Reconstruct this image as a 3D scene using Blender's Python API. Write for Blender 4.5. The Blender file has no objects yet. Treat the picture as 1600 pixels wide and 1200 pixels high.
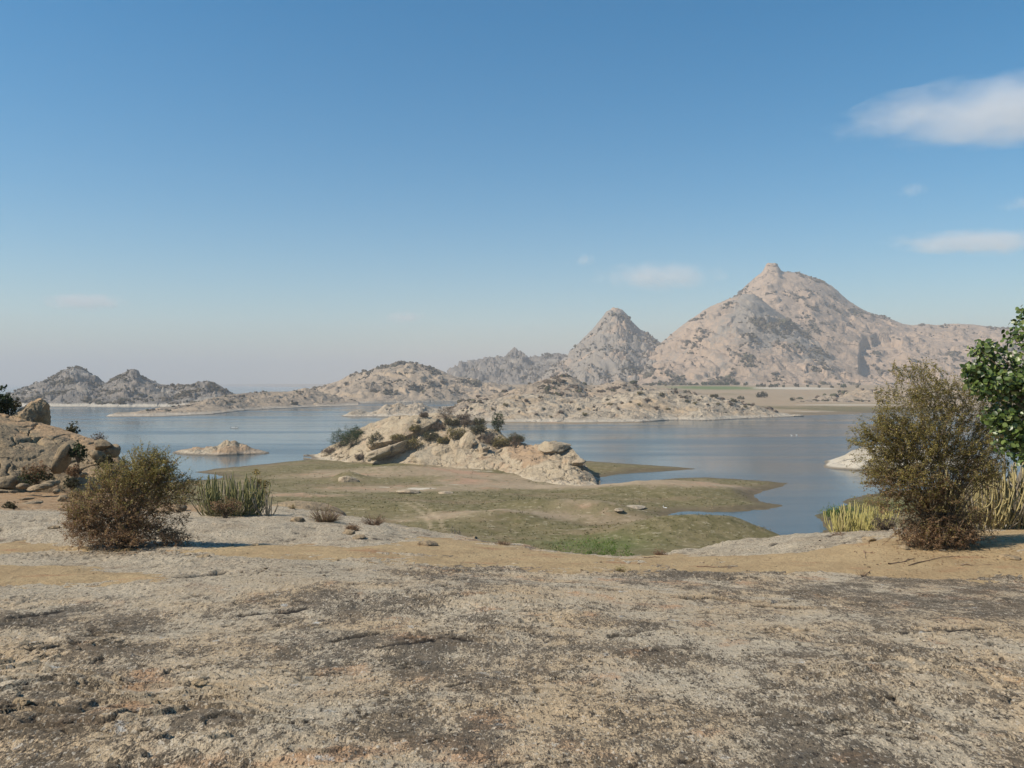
import bpy, bmesh, math, random
import numpy as np
from mathutils import Vector, Matrix, Quaternion, Euler

# ------------------------------------------------------------------ camera, sky, sun, exposure
R = math.radians
sc = bpy.context.scene
C = sc.collection
F, CX, CY, H = 1300.0, 800.0, 600.0, 25.0          # focal length in px, optical centre, eye height above the lake
cam = bpy.data.cameras.new('camera'); camo = bpy.data.objects.new('camera', cam); C.objects.link(camo)
camo.location = (0, 0, H); camo.rotation_euler = (R(90), 0, 0)
cam.sensor_width = 36; cam.lens = 36 * F / 1600; cam.clip_start = 0.05; cam.clip_end = 60000
sc.camera = camo
SUN_EL, SUN_AZ = 43.0, 252.0                        # degrees; azimuth clockwise from +Y (the view direction)
world = bpy.data.worlds.new('World'); sc.world = world; world.use_nodes = True
wn = world.node_tree
sky = wn.nodes.new('ShaderNodeTexSky'); sky.sky_type = 'NISHITA'; sky.sun_disc = False
sky.sun_elevation = R(SUN_EL); sky.sun_rotation = R(SUN_AZ); sky.altitude = 300
sky.air_density = 1.0; sky.dust_density = 0.35; sky.ozone_density = 1.0
hs = wn.nodes.new('ShaderNodeHueSaturation'); hs.inputs['Saturation'].default_value = 1.58; hs.inputs['Hue'].default_value = .490
wn.links.new(sky.outputs[0], hs.inputs['Color']); wn.links.new(hs.outputs[0], wn.nodes['Background'].inputs[0])
wn.nodes['Background'].inputs[1].default_value = 0.10
sun = bpy.data.lights.new('sun', 'SUN'); suno = bpy.data.objects.new('sun', sun); C.objects.link(suno)
sun.energy = 4.9; sun.angle = R(0.53); sun.color = (1.0, 0.90, 0.76)
tosun = Vector((math.sin(R(SUN_AZ)) * math.cos(R(SUN_EL)), math.cos(R(SUN_AZ)) * math.cos(R(SUN_EL)), math.sin(R(SUN_EL))))
suno.rotation_euler = tosun.to_track_quat('Z', 'Y').to_euler(); suno.location = (-50, -20, 120)
sc.view_settings.view_transform = 'Standard'; sc.view_settings.look = 'None'
sc.view_settings.exposure = 0.38; sc.view_settings.gamma = 1.0
sc.view_settings.use_curve_mapping = False
sc.cycles.max_bounces = 6; sc.cycles.diffuse_bounces = 3; sc.cycles.glossy_bounces = 3
sc.cycles.transparent_max_bounces = 8; sc.cycles.volume_bounces = 2; sc.cycles.transmission_bounces = 3
sc.cycles.use_denoising = True

def P(px, py, d): return Vector(((px - CX) / F * d, d, H - (py - CY) / F * d))
def drow(row, z=0.0): return (H - z) * F / (row - CY)  # distance of a point at height z seen on that row

# ------------------------------------------------------------------ noise
def _hash(ix, iy, s):
    h = (ix.astype(np.int64) * 374761393 + iy.astype(np.int64) * 668265263 + int(s) * 2147483647 + 974634) & 0xFFFFFFFF
    h = ((h ^ (h >> 13)) * 1274126177) & 0xFFFFFFFF
    h = ((h ^ (h >> 16)) * 2246822519) & 0xFFFFFFFF
    return (h ^ (h >> 15)) & 0xFFFFFFFF
def pn(x, y, s=0):
    x = np.asarray(x, float); y = np.asarray(y, float)
    ix = np.floor(x); iy = np.floor(y); fx = x - ix; fy = y - iy
    u = fx * fx * fx * (fx * (fx * 6 - 15) + 10); v = fy * fy * fy * (fy * (fy * 6 - 15) + 10)
    def g(dx, dy):
        a = _hash(ix + dx, iy + dy, s) * (2 * math.pi / 4294967296.0)
        return np.cos(a) * (fx - dx) + np.sin(a) * (fy - dy)
    a = g(0, 0); b = g(1, 0); c = g(0, 1); d = g(1, 1)
    return 1.5 * ((a + (b - a) * u) * (1 - v) + (c + (d - c) * u) * v)
def fbm(x, y, o=5, s=0, gain=0.5):
    t = 0; a = 1; n = 0; f = 1
    for i in range(o):
        t = t + a * pn(x * f + 17.3 * i, y * f - 9.1 * i, s + i); n += a; a *= gain; f *= 2.03
    return t / n
def ridged(x, y, o=4, s=0):
    t = 0; a = 1; n = 0; f = 1
    for i in range(o):
        t = t + a * (1 - np.abs(pn(x * f + 3.1 * i, y * f + 7.7 * i, s + i))); n += a; a *= .5; f *= 2.1
    return t / n
def worley(x, y, s=0, facet=False):
    ix = np.floor(x); iy = np.floor(y)
    f1 = np.full(x.shape, 9.0); f2 = np.full(x.shape, 9.0); rid = np.zeros(x.shape); tilt = np.zeros(x.shape)
    for dx in (-1, 0, 1):
        for dy in (-1, 0, 1):
            h = _hash(ix + dx, iy + dy, s)
            px = ix + dx + (h & 0xFFFF) / 65536.0; py = iy + dy + (h >> 16) / 65536.0
            d = np.hypot(px - x, py - y)
            near = d < f1
            f2 = np.where(near, f1, np.minimum(f2, d)); rid = np.where(near, (h & 0xFFF) / 4096.0, rid); f1 = np.where(near, d, f1)
            if facet:
                a = (h >> 7 & 0x3FF) / 1024.0 * 2 * math.pi
                tilt = np.where(near, (x - px) * np.cos(a) + (y - py) * np.sin(a), tilt)
    return (f1, f2, rid, tilt) if facet else (f1, f2, rid)
def pn3(p, s=0):
    ip = np.floor(p); f = p - ip; w = f * f * (3 - 2 * f); r = 0
    for dx in (0, 1):
        for dy in (0, 1):
            for dz in (0, 1):
                h = _hash(ip[:, 0] + dx + 57 * (ip[:, 2] + dz), ip[:, 1] + dy - 131 * (ip[:, 2] + dz), s) / 2147483648.0 - 1
                r = r + h * (w[:, 0] if dx else 1 - w[:, 0]) * (w[:, 1] if dy else 1 - w[:, 1]) * (w[:, 2] if dz else 1 - w[:, 2])
    return r
def fbm3(p, o=4, s=0):
    t = 0; a = 1; n = 0
    for i in range(o):
        t = t + a * pn3(p * (2.03 ** i) + i * 5.3, s + i); n += a; a *= .5
    return t / n
def sstep(a, b, x):
    t = np.clip((x - a) / (b - a), 0, 1); return t * t * (3 - 2 * t)

# ------------------------------------------------------------------ mesh + object helpers
def mesh_from(name, V, faces_idx, nper, smooth=True, attrs=None, cols=None):
    me = bpy.data.meshes.new(name)
    V = np.ascontiguousarray(V, dtype=np.float32); n = len(V); nf = len(faces_idx)
    me.vertices.add(n); me.vertices.foreach_set('co', V.ravel())
    me.loops.add(nf * nper); me.polygons.add(nf)
    me.loops.foreach_set('vertex_index', np.ascontiguousarray(faces_idx, dtype=np.int32).ravel())
    me.polygons.foreach_set('loop_start', np.arange(0, nf * nper, nper, dtype=np.int32))
    me.update(calc_edges=True)
    me.polygons.foreach_set('use_smooth', np.full(nf, smooth, dtype=bool))
    for k, a in (attrs or {}).items():
        me.attributes.new(k, 'FLOAT', 'POINT').data.foreach_set('value', np.ascontiguousarray(a, dtype=np.float32).ravel())
    if cols is not None:
        c4 = np.ones((n, 4), np.float32); c4[:, :3] = cols
        me.attributes.new('col', 'FLOAT_COLOR', 'POINT').data.foreach_set('color', c4.ravel())
    me.validate()
    return me
def grid_faces(r, c):
    i = np.arange(r * c).reshape(r, c)
    return np.stack([i[:-1, :-1], i[:-1, 1:], i[1:, 1:], i[1:, :-1]], -1).reshape(-1, 4)
def link(name, me, mat=None, parent=None, loc=None):
    o = bpy.data.objects.new(name, me); C.objects.link(o)
    if mat is not None and me is not None and not me.materials: me.materials.append(mat)
    if parent is not None: o.parent = parent
    if loc is not None: o.location = loc
    return o
def tag(o, label, cat, group=None):
    o['label'] = label; o['category'] = cat
    if group: o['group'] = group
    return o
def struct(name, me, mat):
    o = link(name, me, mat); o['kind'] = 'structure'; return o
def thing(name, label, cat, loc, group=None):
    o = bpy.data.objects.new(name, None); C.objects.link(o); o.location = loc; o.empty_display_size = .2
    return tag(o, label, cat, group)

# ------------------------------------------------------------------ materials
class Mat:
    def __init__(s, name, rough=0.9, spec=0.2):
        s.m = bpy.data.materials.new(name); s.m.use_nodes = True; s.t = s.m.node_tree
        s.b = s.t.nodes['Principled BSDF']; s.b.inputs['Roughness'].default_value = rough
        s.b.inputs['Specular IOR Level'].default_value = spec
        s.co = s.t.nodes.new('ShaderNodeTexCoord').outputs['Object']
    def n(s, ty, **kw):
        nd = s.t.nodes.new(ty)
        for k, v in kw.items(): setattr(nd, k, v)
        return nd
    def put(s, sock, v):
        if isinstance(v, bpy.types.NodeSocket): s.t.links.new(v, sock)
        elif isinstance(v, tuple) and len(v) == 3 and sock.type == 'RGBA': sock.default_value = (*v, 1)
        else: sock.default_value = v
    def scale(s, sx, sy, sz, rot=0.0):
        nd = s.n('ShaderNodeMapping'); s.put(nd.inputs['Vector'], s.co); nd.inputs['Scale'].default_value = (sx, sy, sz)
        nd.inputs['Rotation'].default_value = (0, 0, rot); return nd.outputs[0]
    def noise(s, scale, detail=4, rough=.55, co=None, dist=0.0):
        nd = s.n('ShaderNodeTexNoise'); s.put(nd.inputs['Vector'], co if co is not None else s.co)
        nd.inputs['Scale'].default_value = scale; nd.inputs['Detail'].default_value = detail
        nd.inputs['Roughness'].default_value = rough; nd.inputs['Distortion'].default_value = dist; return nd.outputs['Fac']
    def vor(s, scale, co=None, feature='DISTANCE_TO_EDGE'):
        nd = s.n('ShaderNodeTexVoronoi', feature=feature); s.put(nd.inputs['Vector'], co if co is not None else s.co)
        nd.inputs['Scale'].default_value = scale; return nd.outputs['Distance']
    def warp(s, scale, amt, co=None):
        nd = s.n('ShaderNodeTexNoise'); s.put(nd.inputs['Vector'], co if co is not None else s.co); nd.inputs['Scale'].default_value = scale; nd.inputs['Detail'].default_value = 4
        a = s.n('ShaderNodeVectorMath', operation='MULTIPLY_ADD'); s.put(a.inputs[0], nd.outputs['Color']); a.inputs[1].default_value = (amt,) * 3
        s.put(a.inputs[2], co if co is not None else s.co); return a.outputs[0]
    def rmp(s, fac, a, b, lo=0.0, hi=1.0, smooth=True):
        nd = s.n('ShaderNodeMapRange'); nd.interpolation_type = 'SMOOTHSTEP' if smooth else 'LINEAR'
        s.put(nd.inputs['Value'], fac); nd.inputs['From Min'].default_value = a; nd.inputs['From Max'].default_value = b
        nd.inputs['To Min'].default_value = lo; nd.inputs['To Max'].default_value = hi; return nd.outputs[0]
    def mix(s, fac, a, b, mode='MIX'):
        nd = s.n('ShaderNodeMix', data_type='RGBA', blend_type=mode); s.put(nd.inputs[0], fac); s.put(nd.inputs[6], a); s.put(nd.inputs[7], b); return nd.outputs[2]
    def mth(s, op, a, b=0.0):
        nd = s.n('ShaderNodeMath', operation=op); s.put(nd.inputs[0], a); s.put(nd.inputs[1], b); return nd.outputs[0]
    def attr(s, name, col=False):
        nd = s.n('ShaderNodeAttribute', attribute_name=name); return nd.outputs['Color' if col else 'Fac']
    def posz(s):
        g = s.n('ShaderNodeNewGeometry'); x = s.n('ShaderNodeSeparateXYZ'); s.put(x.inputs[0], g.outputs['Position']); return x.outputs['Z']
    def base(s, col): s.put(s.b.inputs['Base Color'], col)
    def bump(s, h, dist, strength=1.0, prev=None):
        nd = s.n('ShaderNodeBump'); s.put(nd.inputs['Height'], h); nd.inputs['Distance'].default_value = dist; nd.inputs['Strength'].default_value = strength
        if prev is not None: s.put(nd.inputs['Normal'], prev)
        s.put(s.b.inputs['Normal'], nd.outputs[0]); return nd.outputs[0]

def mat_foreground():
    m = Mat('lichen_rock', .93, .15)
    big = m.noise(0.6, 5, .6, m.scale(1, .75, 1, .25)); mid = m.noise(2.6, 6, .65, m.scale(1.15, .62, 1, .3)); fine = m.noise(17, 5, .75, m.scale(1.2, .5, 1, .2)); grain = m.noise(80, 3, .75, m.scale(1.15, .55, 1, -.1))
    pale = m.attr('pale')
    # bare rock between the lichen: tan / buff / grey
    bare = m.mix(m.rmp(m.noise(1.1, 4, .6), .35, .65), (0.53, 0.405, 0.258), (0.51, 0.435, 0.32))
    bare = m.mix(m.mth('MULTIPLY', m.rmp(m.noise(1.7, 5, .6), .56, .68), .75), bare, (0.48, 0.29, 0.165))
    bare = m.mix(m.rmp(m.noise(4.5, 5, .6), .64, .72), bare, (0.52, 0.50, 0.45))
    # black-brown crust, patchy at three sizes
    k = m.mth('ADD', m.mth('MULTIPLY', big, .9), m.mth('ADD', m.mth('MULTIPLY', mid, .75), m.mth('ADD', m.mth('MULTIPLY', fine, .85), m.mth('MULTIPLY', grain, .75))))
    k = m.mth('SUBTRACT', k, m.mth('MULTIPLY', pale, .34))
    crust = m.rmp(k, 1.57, 1.69)
    dark = m.mix(m.rmp(m.noise(6, 4, .6), .4, .62), (0.080, 0.066, 0.050), (0.145, 0.115, 0.083))
    c = m.mix(m.mth('MULTIPLY', crust, .86), bare, dark)
    # grey weathered slabs further off
    gr = m.mix(m.rmp(m.noise(1.4, 5, .65), .35, .7), (0.55, 0.465, 0.335), (0.40, 0.33, 0.235))
    gr = m.mix(m.rmp(m.noise(26, 4, .75), .50, .64), gr, (0.13, 0.115, 0.092))
    gr = m.mix(m.mth('MULTIPLY', m.rmp(m.noise(3.3, 5, .7), .52, .66), .6), gr, (0.19, 0.165, 0.13))
    c = m.mix(m.mth('MULTIPLY', pale, .80), c, gr)
    # light mineral flecks, dark pits
    c = m.mix(m.mth('MULTIPLY', m.rmp(m.noise(48, 2, .5, m.scale(1.1, .55, 1)), .60, .68), .75), c, (0.62, 0.55, 0.44))
    c = m.mix(m.mth('MULTIPLY', m.rmp(m.noise(36, 3, .6, m.scale(1.1, .5, 1)), .58, .66), .9), c, (0.05, 0.042, 0.035))
    soil = m.mix(m.rmp(m.noise(3, 5, .65), .35, .7), (0.34, 0.22, 0.12), (0.40, 0.285, 0.175))
    c = m.mix(m.attr('soil'), c, soil)
    c = m.mix(m.attr('crack'), c, (0.035, 0.03, 0.026))
    m.base(c)
    b = m.bump(mid, .07, .9); b = m.bump(fine, .045, 1.0, b); b = m.bump(grain, .014, 1.0, b)
    return m.m

def mat_sand():
    m = Mat('ochre_sand', .97, .08)
    c = m.mix(m.rmp(m.noise(1.2, 5, .6), .35, .68), (0.43, 0.32, 0.18), (0.36, 0.26, 0.145))
    c = m.mix(m.rmp(m.noise(.8, 4, .6, m.scale(1, 2, 1)), .55, .7), c, (0.35, 0.21, 0.115))
    c = m.mix(m.mth('MULTIPLY', m.rmp(m.noise(26, 4, .75), .53, .64), .8), c, (0.19, 0.125, 0.07))
    c = m.mix(m.mth('MULTIPLY', m.rmp(m.noise(33, 3, .7, m.scale(1, 1, 1, .5)), .6, .7), .6), c, (0.60, 0.48, 0.30))
    m.base(c); b = m.bump(m.noise(9, 6, .7), .05, .9); m.bump(m.noise(70, 3, .7), .012, .9, b)
    return m.m

def mat_ground():
    m = Mat('lakebed_soil', .97, .08)
    n1 = m.noise(.07, 6, .62); n2 = m.noise(.5, 5, .65); n3 = m.noise(2.6, 4, .7)
    dry = m.mix(m.rmp(n1, .35, .65), (0.28, 0.215, 0.14), (0.325, 0.255, 0.172))
    dry = m.mix(m.rmp(m.noise(.11, 4, .6, m.scale(.5, 1.3, 1)), .54, .66), dry, (0.36, 0.235, 0.155))
    dry = m.mix(m.mth('MULTIPLY', m.rmp(m.noise(.9, 5, .7), .5, .66), .5), dry, (0.20, 0.155, 0.10))
    grass = m.mix(m.rmp(n2, .38, .64), (0.125, 0.110, 0.050), (0.190, 0.158, 0.085))
    grass = m.mix(m.rmp(n3, .52, .66), grass, (0.095, 0.083, 0.045))
    grass = m.mix(m.mth('MULTIPLY', m.rmp(m.noise(.06, 5, .65, m.scale(.5, 1.6, 1)), .5, .62), .6), grass, (0.20, 0.15, 0.09))
    g = m.mth('ADD', m.attr('green'), m.mth('MULTIPLY', m.mth('SUBTRACT', m.mth('ADD', m.mth('MULTIPLY', n1, .6), m.mth('MULTIPLY', n2, .5)), .55), 2.6))
    c = m.mix(m.rmp(g, .2, .85), dry, grass)
    c = m.mix(m.mth('MULTIPLY', m.rmp(m.noise(1.1, 5, .7, m.scale(.6, 1, 1)), .55, .68), .55), c, (0.42, 0.36, 0.25))
    c = m.mix(m.attr('lush'), c, (0.075, 0.135, 0.03))
    c = m.mix(m.mth('MULTIPLY', m.attr('wet'), .9), c, m.mix(m.rmp(n2, .4, .6), (0.135, 0.105, 0.068), (0.095, 0.076, 0.05)))
    pr = m.mix(m.rmp(m.noise(.6, 5, .6), .4, .65), (0.47, 0.42, 0.335), (0.39, 0.34, 0.26))
    c = m.mix(m.rmp(m.mth('ADD', m.attr('rockp'), m.mth('MULTIPLY', m.mth('SUBTRACT', n2, .5), .7)), .42, .6), c, pr)
    c = m.mix(m.mth('MULTIPLY', m.attr('track'), .38), c, (0.46, 0.36, 0.24))
    m.base(c); m.bump(n2, .25, .5); m.bump(n3, .12, .6)
    return m.m

def mat_granite(name, c1, c2, sc_=1.0, streak=0.0, ring=False, crackw=0.02, dark=(0.085, 0.075, 0.065), soil=None, relief=1.0, warmth=(0.44, 0.30, 0.19), mott=1.0, ringz=(1.0, 2.6, .5)):
    m = Mat(name, .92, .15)
    k = 1.0 / sc_
    n1 = m.noise(.35 * k, 6, .65); n2 = m.noise(1.7 * k, 6, .68); n3 = m.noise(9 * k, 4, .7)
    c = m.mix(m.rmp(n1, .36, .64), c1, c2)
    c = m.mix(m.mth('MULTIPLY', m.rmp(m.noise(.6 * k, 4, .6, m.scale(1, 1, 1, 1.0)), .55, .72), .55), c, warmth)
    c = m.mix(m.mth('MULTIPLY', m.rmp(n2, .50, .66), .6 * mott), c, tuple(x * .55 for x in c2))
    c = m.mix(m.mth('MULTIPLY', m.rmp(n3, .54, .66), .6 * mott), c, dark)
    if streak:
        st = m.noise(.5 * k, 5, .7, m.scale(3.0, .5, .25, .35))
        c = m.mix(m.mth('MULTIPLY', m.rmp(st, .54, .70), streak), c, tuple(x * .42 for x in c2))
    wv = m.vor(.30 * k, m.warp(.5 * k, 3.2 * sc_))
    gate = m.rmp(m.noise(.45 * k, 4, .6), .46, .60)
    cr = m.mth('MULTIPLY', m.rmp(wv, 0.0, crackw, 1.0, 0.0), gate)
    c = m.mix(m.mth('MULTIPLY', cr, .85), c, dark)
    wv2 = m.vor(.9 * k, m.warp(1.3 * k, 1.5 * sc_, m.scale(.6, .8, 1.5, .3)))
    cr2 = m.mth('MULTIPLY', m.rmp(wv2, 0.0, crackw * 1.5, 1.0, 0.0), m.rmp(m.noise(.8 * k, 4, .6), .50, .60))
    c = m.mix(m.mth('MULTIPLY', cr2, .7), c, dark)
    if soil:
        c = m.mix(m.rmp(m.mth('ADD', m.attr('soil'), m.mth('MULTIPLY', m.mth('SUBTRACT', n2, .5), .8)), .4, .65), c, soil)
    if ring:   # pale band left by the receding lake
        z = m.mth('ADD', m.posz(), m.mth('MULTIPLY', m.mth('SUBTRACT', n1, .5), 3.0))
        c = m.mix(m.rmp(z, ringz[0], ringz[1], ringz[2], 0.0), c, (0.50, 0.45, 0.365))
        c = m.mix(m.rmp(m.posz(), 0.2, 0.7, .85, 0.0), c, (0.13, 0.11, 0.085))
    m.base(c)
    b = m.bump(n1, .8 * sc_ * relief, .6); b = m.bump(n2, .25 * sc_ * relief, .8, b); b = m.bump(n3, .05 * sc_ * relief, .8, b)
    m.bump(cr, .12 * sc_, .8, b).node.invert = True
    return m.m

def mat_leaf(name, transl=.48, rough=.6, spec=.3):
    m = Mat(name, rough, spec)
    c = m.attr('col', True); m.base(c)
    tr = m.n('ShaderNodeBsdfTranslucent'); m.put(tr.inputs[0], c)
    mx = m.n('ShaderNodeMixShader'); mx.inputs[0].default_value = transl
    m.put(mx.inputs[1], m.b.outputs[0]); m.put(mx.inputs[2], tr.outputs[0])
    m.t.links.new(mx.outputs[0], m.t.nodes['Material Output'].inputs['Surface'])
    return m.m
def mat_plain(name, c1, c2, scale=8, rough=.9, spec=.2, bump=.01):
    m = Mat(name, rough, spec); n = m.noise(scale, 4, .65)
    m.base(m.mix(m.rmp(n, .35, .65), c1, c2)); m.bump(n, bump, .7); return m.m

M_FORE = mat_foreground(); M_SAND = mat_sand(); M_GROUND = mat_ground()
M_ISLE = mat_granite('island_granite', (0.42, 0.345, 0.24), (0.35, 0.28, 0.19), 2.4, .35, True, .03, soil=(0.33, 0.235, 0.15), ringz=(.6, 1.6, .3))
M_PALE = mat_granite('bleached_granite', (0.43, 0.385, 0.305), (0.37, 0.325, 0.25), 3, .2, True, .02, relief=.5, mott=.5, warmth=(0.48, 0.42, 0.33))
M_NEARROCK = mat_granite('outcrop_granite', (0.33, 0.25, 0.155), (0.235, 0.185, 0.12), .55, .45, False, .02, relief=1.0, soil=(0.36, 0.25, 0.15))
M_BANK = mat_granite('far_bank_granite', (0.43, 0.36, 0.265), (0.35, 0.29, 0.215), 6, .3, True, .03, soil=(0.36, 0.28, 0.19))
M_PINK = mat_granite('pink_granite', (0.40, 0.298, 0.215), (0.335, 0.255, 0.19), 22, .55, False, .022, soil=(0.25, 0.22, 0.185), relief=.8, warmth=(0.41, 0.295, 0.205), mott=.5)
M_GREY = mat_granite('grey_granite', (0.225, 0.198, 0.168), (0.155, 0.142, 0.128), 11, .5, True, .03, soil=(0.26, 0.235, 0.2), relief=.8, warmth=(0.38, 0.29, 0.22), ringz=(2.2, 4.5, .85))
M_TAN = mat_granite('tan_granite', (0.36, 0.285, 0.205), (0.30, 0.24, 0.175), 12, .4, True, .03, soil=(0.36, 0.28, 0.195), relief=.8)
M_LEAF = mat_leaf('foliage'); M_GLOSSY = mat_leaf('glossy_leaf', .22, .38, .5); M_SCRUB = mat_leaf('scrub', .1, .9, .05)
M_BARK = mat_plain('bark', (0.13, 0.095, 0.065), (0.22, 0.17, 0.12), 25)
M_TWIG = mat_plain('dry_twig', (0.17, 0.11, 0.07), (0.28, 0.20, 0.14), 40)
M_WHITE = mat_plain('white_plumage', (0.8, 0.8, 0.78), (0.7, 0.7, 0.68), 10)
M_HULL = mat_plain('hull_paint', (0.48, 0.48, 0.46), (0.40, 0.40, 0.39), 10)
M_BLACK = mat_plain('dark_plumage', (0.05, 0.05, 0.05), (0.09, 0.08, 0.07), 10)

def mat_water():
    m = Mat('lake_water', .07, .5)
    m.b.inputs['IOR'].default_value = 1.33
    n = m.noise(.02, 3, .6, m.scale(.35, 1.6, 1))
    m.base(m.mix(m.rmp(n, .3, .7), (0.050, 0.072, 0.080), (0.062, 0.082, 0.086)))
    m.put(m.b.inputs['Roughness'], m.rmp(m.noise(.012, 4, .6, m.scale(.3, 1.8, 1)), .38, .66, .10, .24))
    w1 = m.noise(.9, 4, .6, m.scale(.6, 1.4, 1)); m.bump(w1, .09, .27)
    return m.m
M_WATER = mat_water()

# ------------------------------------------------------------------ terrain height functions
NK = np.array([2.0, 3.4, 5, 7, 9, 10.5, 12, 13, 14, 15, 16, 18, 20, 24, 30])
_slab = [2200, 1215, 1064, 975, 925, 902, None]
# per screen column: rows at the knots from 9 m on, and the distance of the brow where the hill falls away
TAB = {
    -400: ([918, 895, 872, 858, 838, 815, 802, 800, 795, 782, 765], 40),
    0:    ([920, 895, 872, 860, 838, 815, 803, 801, 797, 783, 765], 38),
    150:  ([918, 893, 874, 862, 838, 818, 806, 803, 799, 785, 766], 36),
    300:  ([908, 886, 868, 858, 846, 827, 813, 806, 801, 792, 788], 25),
    420:  ([905, 884, 868, 858, 848, 832, 818, 808, 805, 790, 796], 24.5),
    500:  ([907, 886, 870, 860, 850, 836, 823, 811, 808, 800, 806], 24),
    560:  ([909, 889, 873, 862, 850, 839, 828, 817, 812, 812, 830], 21),
    640:  ([911, 893, 877, 866, 854, 845, 836, 826, 824, 840, 850], 19),
    700:  ([913, 896, 880, 868, 857, 850, 843, 834, 836, 850, 860], 18),
    800:  ([916, 900, 884, 872, 862, 855, 849, 850, 858, 870, 880], 16),
    900:  ([919, 903, 885, 873, 867, 866, 869, 876, 885, 890, 900], 14.4),
    1000: ([921, 905, 888, 876, 870, 870, 875, 880, 890, 900, 910], 14),
    1080: ([922, 906, 889, 877, 866, 858, 858, 864, 870, 880, 890], 15.5),
    1180: ([923, 907, 890, 877, 862, 851, 845, 845, 852, 860, 870], 17),
    1260: ([924, 908, 889, 872, 854, 844, 838, 836, 840, 850, 860], 18),
    1400: ([925, 908, 884, 862, 844, 834, 830, 828, 828, 835, 845], 20),
    1600: ([927, 910, 882, 858, 842, 832, 826, 822, 820, 825, 835], 22),
    2000: ([927, 910, 882, 858, 842, 832, 826, 822, 820, 825, 835], 22),
}
_us = np.array(sorted(TAB))
_Zt = []
for u_ in _us:
    rows = TAB[u_][0]
    z = []
    for k, d in enumerate(NK):
        z.append(-1.6 - 0.115 * (d - 3.4) if d < 9 else -(rows[k - 4] - 600) / F * d)
    _Zt.append(z)
_Zt = np.array(_Zt); _Ye = np.array([TAB[u_][1] for u_ in _us], float)

def near_z(X, Y):
    """height of the rocky terrace the camera stands on and of the slope below it"""
    Yc = np.maximum(Y, 2.0); U = np.clip(X / np.maximum(Yc, 3.0) * F + CX, -400, 2000)
    j = np.clip(np.searchsorted(_us, U) - 1, 0, len(_us) - 2)
    t = (U - _us[j]) / (_us[j + 1] - _us[j]); t = t * t * (3 - 2 * t)
    i = np.clip(np.searchsorted(NK, Yc) - 1, 0, len(NK) - 2)
    s = np.clip((Yc - NK[i]) / (NK[i + 1] - NK[i]), 0, 1)
    def at(jj):
        p0 = _Zt[jj, np.maximum(i - 1, 0)]; p1 = _Zt[jj, i]; p2 = _Zt[jj, i + 1]; p3 = _Zt[jj, np.minimum(i + 2, len(NK) - 1)]
        m1 = np.where(i == 0, p2 - p1, (p2 - p0) * .5); m2 = (p3 - p1) * .5
        return p1 + s * (m1 + s * (3 * (p2 - p1) - 2 * m1 - m2 + s * (2 * (p1 - p2) + m1 + m2)))
    z = at(j) * (1 - t) + at(j + 1) * t
    ye = _Ye[j] * (1 - t) + _Ye[j + 1] * t
    tt = np.clip((Y - ye) / (105 - ye), 0, 1.5)
    Yq = np.minimum(Yc, ye)
    # beyond the brow: continue from the brow height, drop quickly first
    iq = np.clip(np.searchsorted(NK, Yq) - 1, 0, len(NK) - 2); sq = np.clip((Yq - NK[iq]) / (NK[iq + 1] - NK[iq]), 0, 1)
    zb = (_Zt[j, iq] * (1 - sq) + _Zt[j, iq + 1] * sq) * (1 - t) + (_Zt[j + 1, iq] * (1 - sq) + _Zt[j + 1, iq + 1] * sq) * t
    drop = zb + (-22.5 - zb) * np.minimum(tt, 1) ** .72 - np.maximum(tt - 1, 0) * 6
    return H + np.where(tt > 0, drop, z)

SHORE = [(-900, 762), (200, 758), (285, 752), (340, 748), (352, 745), (330, 741), (302, 738), (340, 732), (420, 724.5), (488, 717)]
SHORE = [((u - CX) / F * drow(r), drow(r)) for u, r in SHORE]
SHORE += [((u - CX) / F * d, d) for u, d in [(500, 292), (560, 304), (650, 306), (750, 302), (830, 294), (890, 282)]]
SHORE += [((u - CX) / F * drow(r), drow(r)) for u, r in [(915, 720), (960, 723), (1000, 726), (1050, 729), (1088, 732.5), (1060, 735), (1000, 738), (960, 742), (938, 746), (929, 752), (929, 761), (965, 757.5), (1000, 753), (1050, 747), (1100, 746), (1150, 748), (1200, 752), (1237, 755), (1222, 760), (1195, 767), (1172, 775), (1195, 785), (1228, 791), (1200, 796), (1160, 799), (1110, 800), (1065, 798), (1040, 805), (1060, 811), (1100, 815), (1152, 818), (1165, 826), (1200, 836), (1245, 842), (1280, 834), (1290, 818), (1275, 806), (1300, 797), (1325, 789), (1322, 781), (1345, 774), (1400, 767), (1500, 761), (1900, 752)]]
SHORE += [(260, 30), (-260, 30)]
SHORE = np.array(SHORE)
FARSHORE = [(690, 652), (760, 660), (830, 661.5), (900, 662), (1000, 660.5), (1050, 656), (1100, 657.5), (1150, 655), (1210, 651), (1290, 648.5), (1345, 646), (1450, 643), (1700, 640), (2300, 640)]
FARSHORE = [((u - CX) / F * drow(r), drow(r)) for u, r in FARSHORE] + [(9000, 3000), (14000, 14000), (-9000, 14000), (-3000, 9000), (-600, 5000), (-300, 2600)]
FARSHORE += [((u - CX) / F * d, d) for u, d in [(560, 1900), (660, 1560), (735, 1440), (745, 1250), (735, 1000), (712, 800), (700, 690)]]
FARSHORE = np.array(FARSHORE)
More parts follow.
